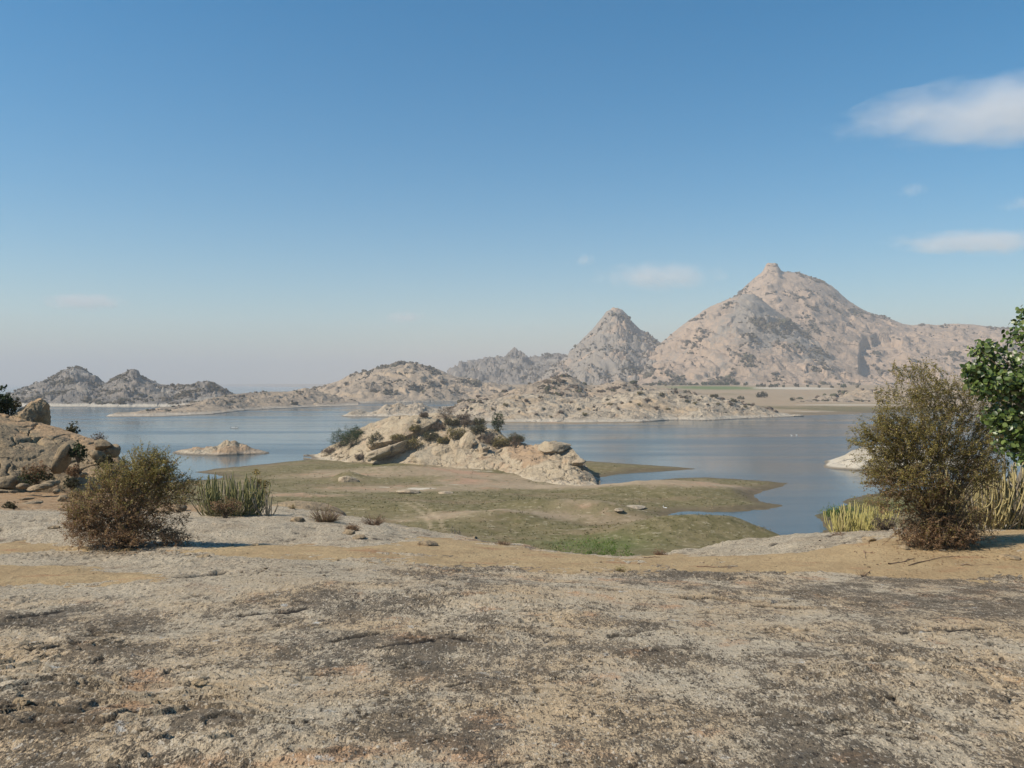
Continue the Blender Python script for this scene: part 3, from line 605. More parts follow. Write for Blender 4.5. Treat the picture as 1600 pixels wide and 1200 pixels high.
hill('rock_island', [(474, 719), (484, 716), (500, 708), (515, 699), (530, 690), (545, 680), (560, 671), (575, 664), (592, 657), (610, 651), (630, 648), (655, 647), (680, 645), (700, 648), (720, 653), (740, 660), (760, 666), (780, 676), (795, 687), (815, 693), (835, 696), (850, 692), (865, 690), (880, 693), (893, 699), (902, 709), (912, 722), (922, 736), (932, 752), (938, 760)],
     [(474, 283), (600, 280), (700, 268), (800, 250), (880, 234), (938, 205)], [(474, 279), (560, 252), (640, 240), (720, 232), (780, 228), (830, 207), (880, 200), (938, 196)], [(474, 290), (600, 300), (750, 292), (850, 272), (938, 215)], .4, 360, 170, M_ISLE, 215, 3.6, .34, .05, .85, .045, scarp=lambda z, X, Y, U, W: carve(z, X, Y, 4.2, 1.1, 15),
     soilmask=lambda s, X, Y, U, W: s * .5 + .9 * np.exp(-((U - 815) / 28) ** 2) * sstep(.2, .5, W) + .5 * np.exp(-((U - 790) / 40) ** 2) * sstep(.5, .1, W) + .35 * np.exp(-((U - 700) / 60) ** 2 - ((W - .62) / .12) ** 2), asp=1.5, facet=.75)

hill('rock_outcrop', [(-190, 640), (-120, 620), (-60, 626), (-20, 640), (5, 648), (30, 655), (60, 662), (80, 667), (95, 671), (120, 682), (145, 691), (165, 700), (185, 714), (200, 735), (215, 765), (225, 785)],
     [(-190, 33), (100, 33), (225, 31)], [(-190, 27.6), (0, 28), (60, 28.6), (120, 29), (225, 29.5)], [(-190, 41), (225, 37)], 20.9, 300, 150, M_NEARROCK, 216, 1.6, .22, .02, .50, .05, asp=1.8, facet=.7, crest=.5, dome=.4, ledge=1.4, scarp=lambda z, X, Y, U, W: carve(z, X, Y, .95, .22, 5),
     soilmask=lambda s, X, Y, U, W: .55 * sstep(.5, .8, W + .25 * fbm(X * .8, Y * .8, 3, 5)) + .25 * s)

# ------------------------------------------------------------------ haze
def box_mesh(name, lo, hi):
    x0, y0, z0 = lo; x1, y1, z1 = hi
    V = np.array([(x0, y0, z0), (x1, y0, z0), (x1, y1, z0), (x0, y1, z0), (x0, y0, z1), (x1, y0, z1), (x1, y1, z1), (x0, y1, z1)])
    return mesh_from(name, V, np.array([[0, 3, 2, 1], [4, 5, 6, 7], [0, 1, 5, 4], [1, 2, 6, 5], [2, 3, 7, 6], [3, 0, 4, 7]]), 4, False)
hm = bpy.data.materials.new('haze_air'); hm.use_nodes = True; ht = hm.node_tree; ht.nodes.remove(ht.nodes['Principled BSDF'])
pv = ht.nodes.new('ShaderNodeVolumePrincipled'); pv.inputs['Color'].default_value = (0.69, 0.70, 0.72, 1); pv.inputs['Density'].default_value = 0.00021
pv.inputs['Anisotropy'].default_value = 0.1
ht.links.new(pv.outputs[0], ht.nodes['Material Output'].inputs['Volume'])
hz = link('haze', box_mesh('haze', (-17500, -2000, -6), (17500, 17500, 470)), hm); hz['kind'] = 'stuff'
# ------------------------------------------------------------------ placing helpers
bpy.context.view_layer.update()
OB = bpy.data.objects
TERR = [OB['rock_terrace'], OB['sand']]
LOW = [OB['lakebed']]
ISLE = [OB['rock_island'], OB['lakebed']]
BANKS = [o for o in OB if o.get('kind') == 'structure' and o.name.split('.')[0] in ('rocky_bank', 'rocky_hill', 'rocky_islet', 'rocky_spit', 'ground')]
def gsample(Z, ys, cs, y, cc):
    i = np.clip(np.searchsorted(ys, y) - 1, 0, len(ys) - 2); j = np.clip(np.searchsorted(cs, cc) - 1, 0, len(cs) - 2)
    a = np.clip((y - ys[i]) / (ys[i + 1] - ys[i]), 0, 1); b_ = np.clip((cc - cs[j]) / (cs[j + 1] - cs[j]), 0, 1)
    return (Z[i, j] * (1 - b_) + Z[i, j + 1] * b_) * (1 - a) + (Z[i + 1, j] * (1 - b_) + Z[i + 1, j + 1] * b_) * a
SY = Ysd[:, 0]; SC = np.linspace(-.72, .85, 420)
def terr_z(x, y):
    x = np.asarray(x, float); y = np.asarray(y, float)
    z = gsample(zg, TY, TT, y, x / (np.maximum(y, 1.0) + AP)); c = x / (y + .3)
    ok = (y > SY[0]) & (y < SY[-1]) & (c > SC[0]) & (c < SC[-1])
    return np.where(ok, np.maximum(z, gsample(zs, SY, SC, y, c)), z)
_ds = np.geomspace(2.5, 60, 1400)
def cast(o, org, d):
    mi = o.matrix_world.inverted(); a = mi @ org; b_ = (mi @ (org + d)) - a
    ok, loc, n, i = o.ray_cast(a, b_.normalized()); return (o.matrix_world @ loc) if ok else None
def hit(px, row, objs):
    best = None
    if objs is TERR:
        zr = H - (row - CY) / F * _ds; zt = terr_z((px - CX) / F * _ds, _ds); k = np.nonzero(zt >= zr)[0]
        if len(k) == 0: return None
        q = _ds[k[0]]; return Vector(((px - CX) / F * q, q, float(zt[k[0]])))
    d = (P(px, row, 1) - camo.location).normalized()
    for o in objs:
        loc = cast(o, camo.location, d)
        if loc is not None and (best is None or loc.y < best.y): best = loc
    return best
def drop(x, y, objs, top=600.0):
    if objs is TERR: return float(terr_z(x, y))
    z = None
    for o in objs:
        loc = cast(o, Vector((x, y, top)), Vector((0, 0, -1)))
        if loc is not None and (z is None or loc.z > z): z = loc.z
    return z
def at(px, d, objs):
    x = (px - CX) / F * d; return Vector((x, d, drop(x, d, objs)))

# ------------------------------------------------------------------ boulders
_ico = {}
def ico(n):
    if n not in _ico:
        bm = bmesh.new(); bmesh.ops.create_icosphere(bm, subdivisions=n, radius=1.0)
        _ico[n] = (np.array([v.co[:] for v in bm.verts]), np.array([[v.index for v in f.verts] for f in bm.faces])); bm.free()
    return _ico[n]
def boulder_mesh(name, size, seed, ncut=5, sub=4, lump=.14, cuts=(), box=.75, soil=0.0, fine=.035):
    r = np.random.default_rng(seed); p, f = ico(sub); p = p.copy()
    p = np.sign(p) * np.abs(p) ** box; p /= np.max(np.abs(p))
    cl = [(np.array(n) / np.linalg.norm(n), d) for n, d in cuts]
    for _ in range(ncut):
        n = r.normal(size=3); n /= np.linalg.norm(n); cl.append((n, r.uniform(.55, .85)))
    p = p * (1 + lump * 1.5 * fbm3(p * 1.1 + seed * 1.7, 3, seed))[:, None]
    for n, d in cl:
        e = np.maximum(p @ n - d, 0); p = p - np.outer(e * .94, n)
    nn = p / np.maximum(np.linalg.norm(p, axis=1), 1e-6)[:, None]
    p = p + nn * (fine * 1.6 * fbm3(p * 3.2 + seed, 4, seed + 9) + fine * .5 * np.abs(fbm3(p * 9 + seed, 3, seed + 5)))[:, None]
    up = nn[:, 2]; so = np.full(len(p), soil) + (.5 * sstep(.55, .95, up) if soil else 0)
    return mesh_from(name, p * np.array(size), f, 3, True, {'soil': so})
def boulder(label, px, row, d, hw, hh, hd, seed, mat, tilt=0.0, rz=0.0, group=None, name='boulder', cat='boulder', **kw):
    """centre seen at (px,row) at distance d; half width / height in picture px, half depth in metres"""
    k = d / F; ISLEB = mat is M_ISLE and name == 'boulder'
    if ISLEB: row += hh * .25; hh *= 1.25; d += hd * .25; kw.setdefault('fine', .075); kw['ncut'] = kw.get('ncut', 5) + 3
    o = link(name, boulder_mesh(name, (hw * k, hd, hh * k), seed, **kw), mat, loc=P(px, row, d))
    o.rotation_euler = (0, tilt, rz); return tag(o, label, cat, group)

def tubes(paths, radii, sides=4):
    """paths (n,s,3), radii (n,s) -> verts, quads"""
    n, s, _ = paths.shape
    t = np.gradient(paths, axis=1); t /= np.maximum(np.linalg.norm(t, axis=2, keepdims=True), 1e-9)
    ref = np.where(np.abs(t[..., 2:3]) > .9, np.array([1.0, 0, 0]), np.array([0, 0, 1.0]))
    a = np.cross(t, ref); a /= np.maximum(np.linalg.norm(a, axis=2, keepdims=True), 1e-9); b = np.cross(t, a)
    an = np.linspace(0, 2 * math.pi, sides, endpoint=False)
    V = paths[:, :, None, :] + radii[:, :, None, None] * (np.cos(an)[None, None, :, None] * a[:, :, None, :] + np.sin(an)[None, None, :, None] * b[:, :, None, :])
    i = np.arange(n * s * sides).reshape(n, s, sides); j = np.roll(i, -1, 2)
    q = np.stack([i[:, :-1], j[:, :-1], j[:, 1:], i[:, 1:]], -1).reshape(-1, 4)
    return V.reshape(-1, 3), q

def leaf_mesh(name, ctr, size, cols, r, ratio=.55, up=.4):
    n = len(ctr)
    nrm = r.normal(size=(n, 3)); nrm[:, 2] = np.abs(nrm[:, 2]) + up; nrm /= np.linalg.norm(nrm, axis=1)[:, None]
    a = np.cross(nrm, r.normal(size=(n, 3))); a /= np.linalg.norm(a, axis=1)[:, None]; b = np.cross(nrm, a)
    s = (size * r.uniform(.55, 1.35, n))[:, None]
    V = np.stack([ctr - a * s, ctr - b * s * ratio, ctr + a * s, ctr + b * s * ratio], 1).reshape(-1, 3)
    return mesh_from(name, V, np.arange(4 * n).reshape(n, 4), 4, False, None, np.repeat(cols, 4, 0))

def pick(r, pal, n):
    w = np.array([p[1] for p in pal], float); k = r.choice(len(pal), n, p=w / w.sum())
    c = np.array([p[0] for p in pal])[k]; return c * r.uniform(.7, 1.3, (n, 1))

def shrub_parts(seed, lobes, n, leaf, hi, lo=None, K=120, spread=.10, stem_r=.02, nstem=60, bend=.25, lowat=.35, ratio=.55, shell=.45, low_noise=.15, twig=0.0):
    r = np.random.default_rng(seed); L = np.array([l[:6] for l in lobes], float); w = np.array([l[6] if len(l) > 6 else 1.0 for l in lobes]); w = w / w.sum()
    li = r.choice(len(L), K, p=w); dv = r.normal(size=(K, 3)); dv /= np.linalg.norm(dv, axis=1)[:, None]
    cen = L[li, :3] + dv * L[li, 3:] * (r.uniform(0, 1, K) ** shell)[:, None]
    cen[:, 2] = np.maximum(cen[:, 2], leaf)
    ci = r.integers(0, K, n); sp = spread * np.mean(L[:, 3:])
    if twig > 0:
        out = cen - np.average(L[:, :3], axis=0, weights=w); out /= np.maximum(np.linalg.norm(out, axis=1), 1e-6)[:, None]
        td = out * .7 + r.normal(size=(K, 3)) * .6 + np.array([0, 0, .35]); td /= np.linalg.norm(td, axis=1)[:, None]
        tl = twig * r.lognormal(0, .4, K); tk = r.uniform(0, 1, n)
        bow = r.normal(size=(K, 3)) * .18
        q = cen[ci] + (td[ci] * (tk - .45)[:, None] + bow[ci] * ((tk - .5) ** 2)[:, None]) * tl[ci][:, None] + r.normal(size=(n, 3)) * (leaf * 1.15) * r.uniform(.5, 1.6, (K, 1))[ci]
    else: q = cen[ci] + r.normal(size=(n, 3)) * sp * r.uniform(.5, 1.4, (K, 1))[ci]
    q[:, 2] = np.maximum(q[:, 2], leaf * .3)
    top = (L[:, 2] + L[:, 5]).max(); hf = q[:, 2] / top + low_noise * r.normal(size=n) + .12 * r.normal(size=K)[ci]
    c = pick(r, hi, n)
    if lo: m = hf < lowat; c[m] = pick(r, lo, int(m.sum()))
    c *= r.uniform(.8, 1.2, (K, 1))[ci]
    fol = leaf_mesh('foliage', q, leaf, c, r, ratio)
    k = r.choice(K, min(nstem, K), replace=False); e = cen[k]; m = len(k)
    base = np.stack([r.normal(size=m) * .05 * L[:, 3].max(), r.normal(size=m) * .05 * L[:, 3].max(), np.full(m, -.03)], 1)
    t = np.linspace(0, 1, 7)[None, :, None]
    ctl = base + (e - base) * .5 + np.array([0, 0, 1.0]) * (np.linalg.norm(e - base, axis=1) * bend)[:, None] * r.uniform(.1, 1, (m, 1)) - (e - base) * np.array([.22, .22, 0])
    pa = base[:, None] * (1 - t) ** 2 + 2 * ctl[:, None] * t * (1 - t) + e[:, None] * t ** 2 + np.cumsum(r.normal(size=(m, 7, 3)) * .012 * top, axis=1) * t
    V, F4 = tubes(pa, stem_r * r.uniform(.5, 1.1, (m, 1)) * np.linspace(1, .18, 7)[None, :], 4)
    if twig > 0:
        tt = np.array([-.65, -.2, .2, .6])
        tp_ = cen[:, None] + (td[:, None] * tt[None, :, None] + bow[:, None] * (tt ** 2)[None, :, None]) * tl[:, None, None]
        tp_[:, :, 2] = np.maximum(tp_[:, :, 2], .0)
        V2, F2 = tubes(tp_, np.full((K, 4), .0022) * np.array([1.3, 1, .8, .5]), 3); F4 = np.concatenate([F4, F2 + len(V)]); V = np.concatenate([V, V2])
    return fol, mesh_from('branches', V, F4, 4, True)
def shrub(name, label, cat, loc, parts, group=None, scale=1.0, rz=0.0, leafmat=None, bark=None, trunk='branches'):
    t = thing(name, label, cat, loc, group); t.rotation_euler = (0, 0, rz); t.scale = (scale,) * 3 if not isinstance(scale, tuple) else scale
    link('foliage', parts[0], leafmat or M_LEAF, t); link(trunk, parts[1], bark or M_BARK, t)
    return t

OLIVE = [((0.27, 0.228, 0.072), 4), ((0.34, 0.28, 0.095), 4), ((0.20, 0.185, 0.056), 3), ((0.43, 0.35, 0.15), 1.0), ((0.28, 0.19, 0.095), .8)]
BROWN = [((0.285, 0.175, 0.10), 4), ((0.21, 0.130, 0.078), 3), ((0.34, 0.22, 0.125), 2), ((0.29, 0.21, 0.11), 2)]
DGREEN = [((0.045, 0.068, 0.026), 4), ((0.065, 0.090, 0.032), 3), ((0.032, 0.050, 0.022), 3)]
LGREEN = [((0.115, 0.185, 0.032), 4), ((0.15, 0.21, 0.045), 3), ((0.08, 0.14, 0.03), 2)]
GREYB = [((0.165, 0.125, 0.095), 4), ((0.125, 0.10, 0.075), 3), ((0.21, 0.16, 0.12), 2)]
YOLIVE = [((0.20, 0.165, 0.06), 4), ((0.14, 0.12, 0.05), 3), ((0.26, 0.20, 0.09), 2)]
DOLIVE = [((0.085, 0.08, 0.04), 4), ((0.115, 0.10, 0.05), 3), ((0.06, 0.06, 0.032), 3)]
YELLOW = [((0.30, 0.215, 0.07), 4), ((0.22, 0.17, 0.06), 3)]

# ------------------------------------------------------------------ scrub on the hills: far-off cover that reads as one mass
def scrub_mass(hname, n, size, seed, pal, thr=.16, wmin=.02, clump=1.0, wgt=None):
    h = HILLS[hname]; r = np.random.default_rng(seed); X, Y, Z = h['X'], h['Y'], h['Z']; c = h['cell']
    m = fbm(X / (c * 4), (Y + h['hgt']) / (c * 4), 4, seed) * clump * 1.5 + .35 * (h['rm'] - .5) + .25 * sstep(.20, .02, h['f']) + .32 * h['lg'] + .55 * fbm((X + .5 * h['hgt']) / (c * 1.6), Y / (c * 2.5), 3, seed + 4)
    pr = (np.clip(m - thr + (wgt(h['U'], h['W']) if wgt else 0), 0, 1) ** 2.2 * (h['W'] > wmin) * (h['W'] < 1.12) * (Z > 3.0)).ravel()
    if pr.sum() <= 0: return
    k = r.choice(len(pr), n, p=pr / pr.sum())
    dY = r.uniform(-.5, .5, n) * c * .25; dX = r.uniform(-.5, .5, n) * c * .25
    ctr = np.stack([X.ravel()[k] + dX, Y.ravel()[k] + dY, Z.ravel()[k]], 1)
    s = size * r.lognormal(0, .38, n); ctr[:, 2] += s * .28
    p, f = ico(1); nv = len(p)
    V = ctr[:, None] + p[None] * (s[:, None, None] * np.array([1, 1, .72])) * r.uniform(.55, 1.25, (n, nv, 1))
    F3 = (f[None] + (np.arange(n) * nv)[:, None, None]).reshape(-1, 3)
    cols = np.repeat(pick(r, pal, n), nv, 0) * r.uniform(.75, 1.2, (n * nv, 1))
    o = link('scrub_cover', mesh_from('scrub_cover', V.reshape(-1, 3), F3, 3, False, None, cols), M_SCRUB)
    o['kind'] = 'stuff'; return o
SW = {'granite_hill.001': lambda U, W: .34 * np.exp(-((U - 1225) / 75) ** 2) * sstep(.35, .6, W) + .22 * sstep(.22, .05, W) - .12,
      'granite_hill': lambda U, W: .30 * np.exp(-((U - 1360) / 45) ** 2) * sstep(.6, .85, W) + .20 * np.exp(-((U - 1280) / 25) ** 2) - .10,
      'granite_hill.002': lambda U, W: .28 * np.exp(-((U - 985) / 30) ** 2) + .12 * sstep(.5, .2, W),
      'rocky_hill': lambda U, W: .40 * sstep(.72, .9, W) * np.exp(-((U - 630) / 90) ** 2) + .35 * np.exp(-((U - 670) / 40) ** 2 - ((W - .25) / .2) ** 2) - .10,
      'rocky_hill.003': lambda U, W: .30 * np.exp(-((U - 885) / 50) ** 2) * sstep(.4, .7, W)}
FARSCRUB = [((0.115, 0.098, 0.072), 4), ((0.14, 0.115, 0.085), 4), ((0.09, 0.085, 0.055), 2), ((0.18, 0.145, 0.105), 2)]
LOWSCRUB = [((0.13, 0.10, 0.075), 4), ((0.10, 0.085, 0.058), 3), ((0.08, 0.08, 0.045), 2), ((0.16, 0.12, 0.09), 2)]
for a in [('granite_hill', 3600, 2.7, 301, FARSCRUB), ('granite_hill.001', 5200, 2.5, 302, FARSCRUB), ('granite_hill.002', 2600, 2.5, 303, FARSCRUB), ('granite_hill.003', 1300, 2.7, 304, FARSCRUB),
          ('rocky_hill', 2300, 1.8, 305, FARSCRUB), ('rocky_hill.001', 2400, 1.5, 306, FARSCRUB), ('rocky_hill.002', 2800, 1.3, 307, FARSCRUB), ('rocky_spit', 160, 1.2, 308, LOWSCRUB),
          ('rocky_hill.003', 700, 1.5, 309, LOWSCRUB), ('rocky_bank.001', 500, 2.0, 310, LOWSCRUB), ('rocky_bank', 120, .9, 311, LOWSCRUB)]:
    scrub_mass(*a, wgt=SW.get(a[0]))

# dark belt of trees along the foot of the big hill, and field-edge trees: countable
r0 = np.random.default_rng(5)
fartree = [shrub_parts(400 + i, [(0, 0, 3.2, 3.6, 3.6, 2.6, 1), (2.2, .5, 2.4, 2.2, 2.2, 1.8, .6), (-2, -.4, 2.2, 2.2, 2, 1.8, .6)], 420, .75, DGREEN if i % 2 else DOLIVE, None, 40, .14, .2, 8) for i in range(3)]
for i, (u, d) in enumerate([(1018, 1530), (1030, 1560), (1040, 1545), (1052, 1570), (1064, 1590), (1078, 1585), (1088, 1590), (1100, 1595), (1112, 1590), (1128, 1595), (1136, 1585), (1150, 1590), (1165, 1570), (1184, 1500), (1192, 1480), (1205, 1460), (1212, 1490), (1224, 1470), (1245, 1480), (1262, 1470), (1280, 1440), (1300, 1420), (1318, 1440), (1340, 1400)]):
    g = at(u, d, BANKS)
    shrub('field_tree', 'small dark green tree in the far row at the foot of the big granite hill', 'tree', g, fartree[i % 3], 'trees along the foot of the big hill', float(r0.uniform(.75, 1.5)), float(r0.uniform(0, 6)), M_SCRUB, trunk='trunk')

# ------------------------------------------------------------------ bushes on the opposite bank
bankbush = [shrub_parts(420 + i, [(0, 0, 1.1, 1.7, 1.7, 1.1, 1), (1.1, .3, .8, 1.1, 1.0, .8, .6), (-1, -.3, .8, 1.0, 1.0, .8, .6)], 700, .22, pal, None, 60, .18, .05, 20) for i, pal in enumerate([GREYB, DOLIVE, YOLIVE, GREYB])]
BB = [(752, 630), (770, 640), (790, 634), (812, 645), (838, 648), (850, 640), (861, 652), (876, 646), (893, 630), (905, 641), (914, 649), (928, 637), (932, 642), (950, 626), (953, 633), (966, 640), (972, 631), (985, 629), (998, 633), (1012, 627), (1026, 640), (1034, 619), (1044, 640), (1056, 614), (1070, 622), (1074, 628), (1086, 631), (1092, 626), (1106, 633), (1112, 620), (1122, 632), (1128, 624), (1142, 633), (1146, 628), (1164, 636), (1176, 634), (935, 613), (905, 612), (870, 616), (845, 622), (822, 628), (960, 612), (1000, 616)]
rb = np.random.default_rng(8)
for i, (u, rw) in enumerate(BB):
    g = hit(u, rw, BANKS)
    if g is None or g.z < .4: continue
    shrub('scrub_bush', 'low grey-brown or olive scrub bush among pale rocks of the opposite bank', 'bush', g - Vector((0, 0, .15)), bankbush[i % 4], 'scrub bushes on the opposite rocky bank', float(rb.uniform(.65, 1.35)) * (g.y / 620), float(rb.uniform(0, 6)), M_SCRUB)
for u, rw, k, lab in [(1190, 621, 2.4, 'round dark green tree on the flat beyond the water, right of the rocky bank'), (1118, 621, 1.5, 'dark bush crowning the right end of the rocky bank'), (1158, 624, 1.5, 'dark bush at the tip of the rocky bank beside the mud flat'), (1238, 626, 1.4, 'dark bush alone on the flat left of the tall olive shrub'), (1385, 632, 1.3, 'dark bush on pale rocks just left of the tall olive shrub')]:
    g = hit(u, rw, BANKS)
    if g is not None: shrub('round_bush', lab, 'bush', g - Vector((0, 0, .2)), bankbush[1], None, k * g.y / 700, u * .1, M_SCRUB)

# ------------------------------------------------------------------ island: boulders and bushes
B = boulder
B('blocky rock knob crowning the summit of the big hill', 1206, 419, 2496, 11.5, 9, 22, 41, M_PINK, .05, .2, cuts=[((0, 0, 1), .7), ((.9, -.1, 0), .75)], ncut=6, sub=5, fine=.12, name='summit_knob', cat='rock')
B('small rock knob on the tip of the pointed peak', 963, 489, 2197, 9, 9, 16, 42, M_PINK, .1, .3, cuts=[((.3, 0, 1), .7)], ncut=6, sub=4, fine=.12, name='summit_knob', cat='rock')
B('huge smooth tan whaleback boulder with dark undercut on the island', 634, 675, 258, 62, 27, 8, 11, M_ISLE, -.12, 0, cuts=[((.72, -.45, -.62), .34), ((-.2, -.6, -.8), .6)], ncut=2, lump=.10, box=.9, sub=5)
B('pale sloping slab over a small dark cave at the island\'s foot', 608, 704, 247, 40, 11, 4, 12, M_ISLE, -.30, .1, cuts=[((.1, -.5, -.9), .35), ((0, 0, 1), .7)], ncut=3, sub=5)
B('broad pale rock face at the island\'s foot below the brown soil', 704, 717, 244, 60, 17, 8, 14, M_ISLE, .12, .1, cuts=[((0, -.7, .7), .5), ((.5, -.2, .6), .6)], ncut=3, sub=5)
B('cracked pale block leaning among grey stones on the island', 729, 693, 244, 15, 18, 3, 15, M_ISLE, .35, 0, ncut=7, lump=.08)
B('dark grey jointed block at the right of the leaning pale block', 754, 702, 240, 9, 15, 2.4, 16, M_ISLE, -.1, .3, ncut=7)
B('flat rock jutting over the water with a dark blunt end', 868, 697, 226, 26, 8.5, 4, 19, M_ISLE, .10, .1, cuts=[((.85, -.3, -.4), .62), ((0, 0, 1), .75)], ncut=2, sub=5)
B('dark-ended boulder on the island\'s right edge above the mud spit', 905, 722, 212, 12, 6, 2.4, 21, M_ISLE, .3, .2, ncut=5, cuts=[((.8, -.3, -.3), .5)])
bpy.context.view_layer.update()
ISLE = ISLE + [o for o in OB if o.name.split('.')[0] == 'boulder']
ri = np.random.default_rng(12)
blk = [boulder_mesh('stone_block', (1, .8, .55), 60 + i, 7, 3, .1) for i in range(4)]
for m_ in blk: m_.materials.append(M_ISLE)
for i in range(46):
    if i < 24: u = ri.uniform(498, 582); rw = np.interp(u, [498, 582], [710, 718]) + ri.uniform(-14, 2) * (u - 480) / 90
    elif i < 36: u = ri.uniform(738, 782); rw = ri.uniform(688, 712)
    else: u = ri.uniform(650, 780); rw = ri.uniform(652, 690)
    g = hit(u, rw, ISLE)
    if g is None: continue
    o = link('stone_block', blk[i % 4], None, None, g); s = ri.uniform(.4, 1.25); o.scale = (s, s, s * ri.uniform(.7, 1.2)); o.rotation_euler = (ri.uniform(-.3, .3), ri.uniform(-.5, .3), ri.uniform(0, 6))
    if i < 24: tag(o, 'pale angular stone in the rubble down the island\'s left slope', 'stone', 'rubble on the left slope of the island')
    elif i < 36: tag(o, 'grey angular stone in the jumble in the island\'s middle', 'stone', 'stone jumble in the middle of the island')
    else: tag(o, 'tan stone among bushes on the upper part of the island', 'stone', 'stones on the upper island')
def blob_bush(seed, rad, hgt, pal, n=900, leaf=.2, K=70, lo=None, sp=.12, **kw):
    return shrub_parts(seed, [(0, 0, hgt * .5, rad, rad * .9, hgt * .5, 1), (rad * .5, .1, hgt * .4, rad * .6, rad * .6, hgt * .4, .6), (-rad * .5, -.1, hgt * .36, rad * .6, rad * .6, hgt * .36, .6)], n, leaf, pal, lo, K, sp, .06, 30, **kw)
IB = [(532, 698, 17, 28, DGREEN, 'dark green bushy tree at the left end of the island'), (549, 699, 16, 34, DGREEN, 'taller dark green tree second from the island\'s left end'),
      (556, 684, 12, 16, DGREEN, 'small green tree behind the two dark trees on the island\'s left'), (590, 697, 14, 20, DOLIVE, 'sparse olive bush on the rubble left of the whaleback boulder'),
      (645, 702, 15, 18, YOLIVE, 'round olive bush below the dark undercut of the whaleback boulder'), (622, 687, 12, 8, YOLIVE, 'low olive bush in the shade under the whaleback boulder'),
      (697, 655, 14, 20, GREYB, 'brown leafless bush on the island\'s skyline'), (649, 675, 8, 11, YOLIVE, 'small olive bush at the right lip of the whaleback boulder'),
      (672, 688, 13, 14, DOLIVE, 'green bush on brown soil right of the whaleback boulder'), (685, 672, 11, 12, GREYB, 'grey brown bush between tan rocks near the island\'s top'),
      (713, 686, 15, 18, YOLIVE, 'olive bush left of the leaning pale block'), (747, 677, 12, 14, DOLIVE, 'dark olive bush right of the rounded tan boulder'),
      (760, 688, 13, 12, GREYB, 'grey brush above the dark jointed block'), (778, 674, 9, 30, DGREEN, 'slender dark green tree standing tallest on the island'),
      (770, 664, 8, 14, DGREEN, 'small dark green tree left of the tallest island tree'), (782, 698, 13, 15, YOLIVE, 'round yellow-olive bush at the foot of the tallest island tree'),
      (795, 684, 12, 12, GREYB, 'grey-brown brush right of the tallest island tree'), (822, 690, 14, 20, YELLOW, 'yellow-brown bush beside the little forked tree on the island'),
      (840, 689, 8, 12, DOLIVE, 'small dark bush at the edge of the flat jutting rock'), (730, 664, 10, 9, GREYB, 'low brown bush on the island\'s upper rocks'),
      (706, 664, 12, 10, DOLIVE, 'dark scrubby bush just below the brown skyline bush'), (725, 655, 11, 9, GREYB, 'brown thorny bush on the skyline right of the brown leafless bush'), (748, 664, 11, 11, DOLIVE, 'dark bush on the skyline left of the slender tree'), (692, 692, 9, 9, YOLIVE, 'little olive bush above the broad pale rock face'), (768, 694, 12, 10, GREYB, 'grey bush between the jointed block and the yellow-olive bush'), (808, 690, 12, 10, DOLIVE, 'dark bush behind the little forked tree'), (662, 651, 7, 7, GREYB, 'tiny brown bush on top of the whaleback boulder'), (515, 708, 12, 9, GREYB, 'low grey bush on the rubble at the island\'s left tip'), (563, 718, 8, 8, GREYB, 'small grey bush at the foot of the island\'s left slope')]
for i, (u, rw, w, h_, pal, lab) in enumerate(IB):
    g = hit(u, rw, ISLE)
    if g is None: continue
    k = g.y / F
    shrub('island_tree' if pal is DGREEN else 'island_bush', lab, 'tree' if pal is DGREEN else 'bush', g - Vector((0, 0, .1)), blob_bush(440 + i, w * k, h_ * k * 1.15, pal, 2200, .17 if pal is not GREYB else .12, 110, sp=.2), None, 1.0, 0, M_SCRUB, trunk='trunk' if pal is DGREEN else 'branches')
g = hit(805, 699, ISLE); k = g.y / F
shrub('forked_tree', 'little forked tree with bare trunk on brown soil of the island', 'tree', g, shrub_parts(470, [(0, 0, 17 * k, 14 * k, 10 * k, 7 * k, 1), (-8 * k, 0, 12 * k, 7 * k, 6 * k, 4 * k, .5), (9 * k, 0, 13 * k, 7 * k, 6 * k, 4 * k, .5)], 1300, .13, DOLIVE, None, 70, .2, .22, 22, .1), None, 1.0, 0, M_SCRUB, M_TWIG, 'trunk')

# flat pale rocks lying on the lakebed
for i, (u, rw, hw, hh, lab) in enumerate([(993, 794, 17, 3.2, 'flat white rock lying alone on the mud near the inlet'), (545, 752, 16, 7, 'pale pyramid-shaped rock on the dry lakebed below the island'), (640, 769, 20, 3, 'low pale rock sheet on the lakebed left of centre'), (695, 771, 14, 2.2, 'small flat pale rock right of the low rock sheet'), (965, 797, 8, 1.6, 'tiny flat pale rock left of the white rock on the mud')]):
    g = hit(u, rw, LOW); B(lab, u, rw - hh * .3, g.y, hw, hh, 1.6, 80 + i, M_ISLE, 0, .1, name='flat_rock', cat='rock', ncut=4, sub=4)
for i, (u, rw, hw, hh) in enumerate([(1064, 655, 12, 2), (1150, 652, 14, 2), (1245, 650, 10, 2.2), (1170, 651, 7, 1.4)]):
    d = drow(rw, .3); B(['white rock at the waterline below the rocky bank\'s middle', 'long low rock at the water below the rocky bank\'s right end', 'white rock in the shallows right of the rocky bank', 'small white rock at the waterline right of the long low rock'][i], u, rw, d, hw, hh, 3, 90 + i, M_BANK, 0, 0, name='shore_rock', cat='rock', ncut=4, sub=3)

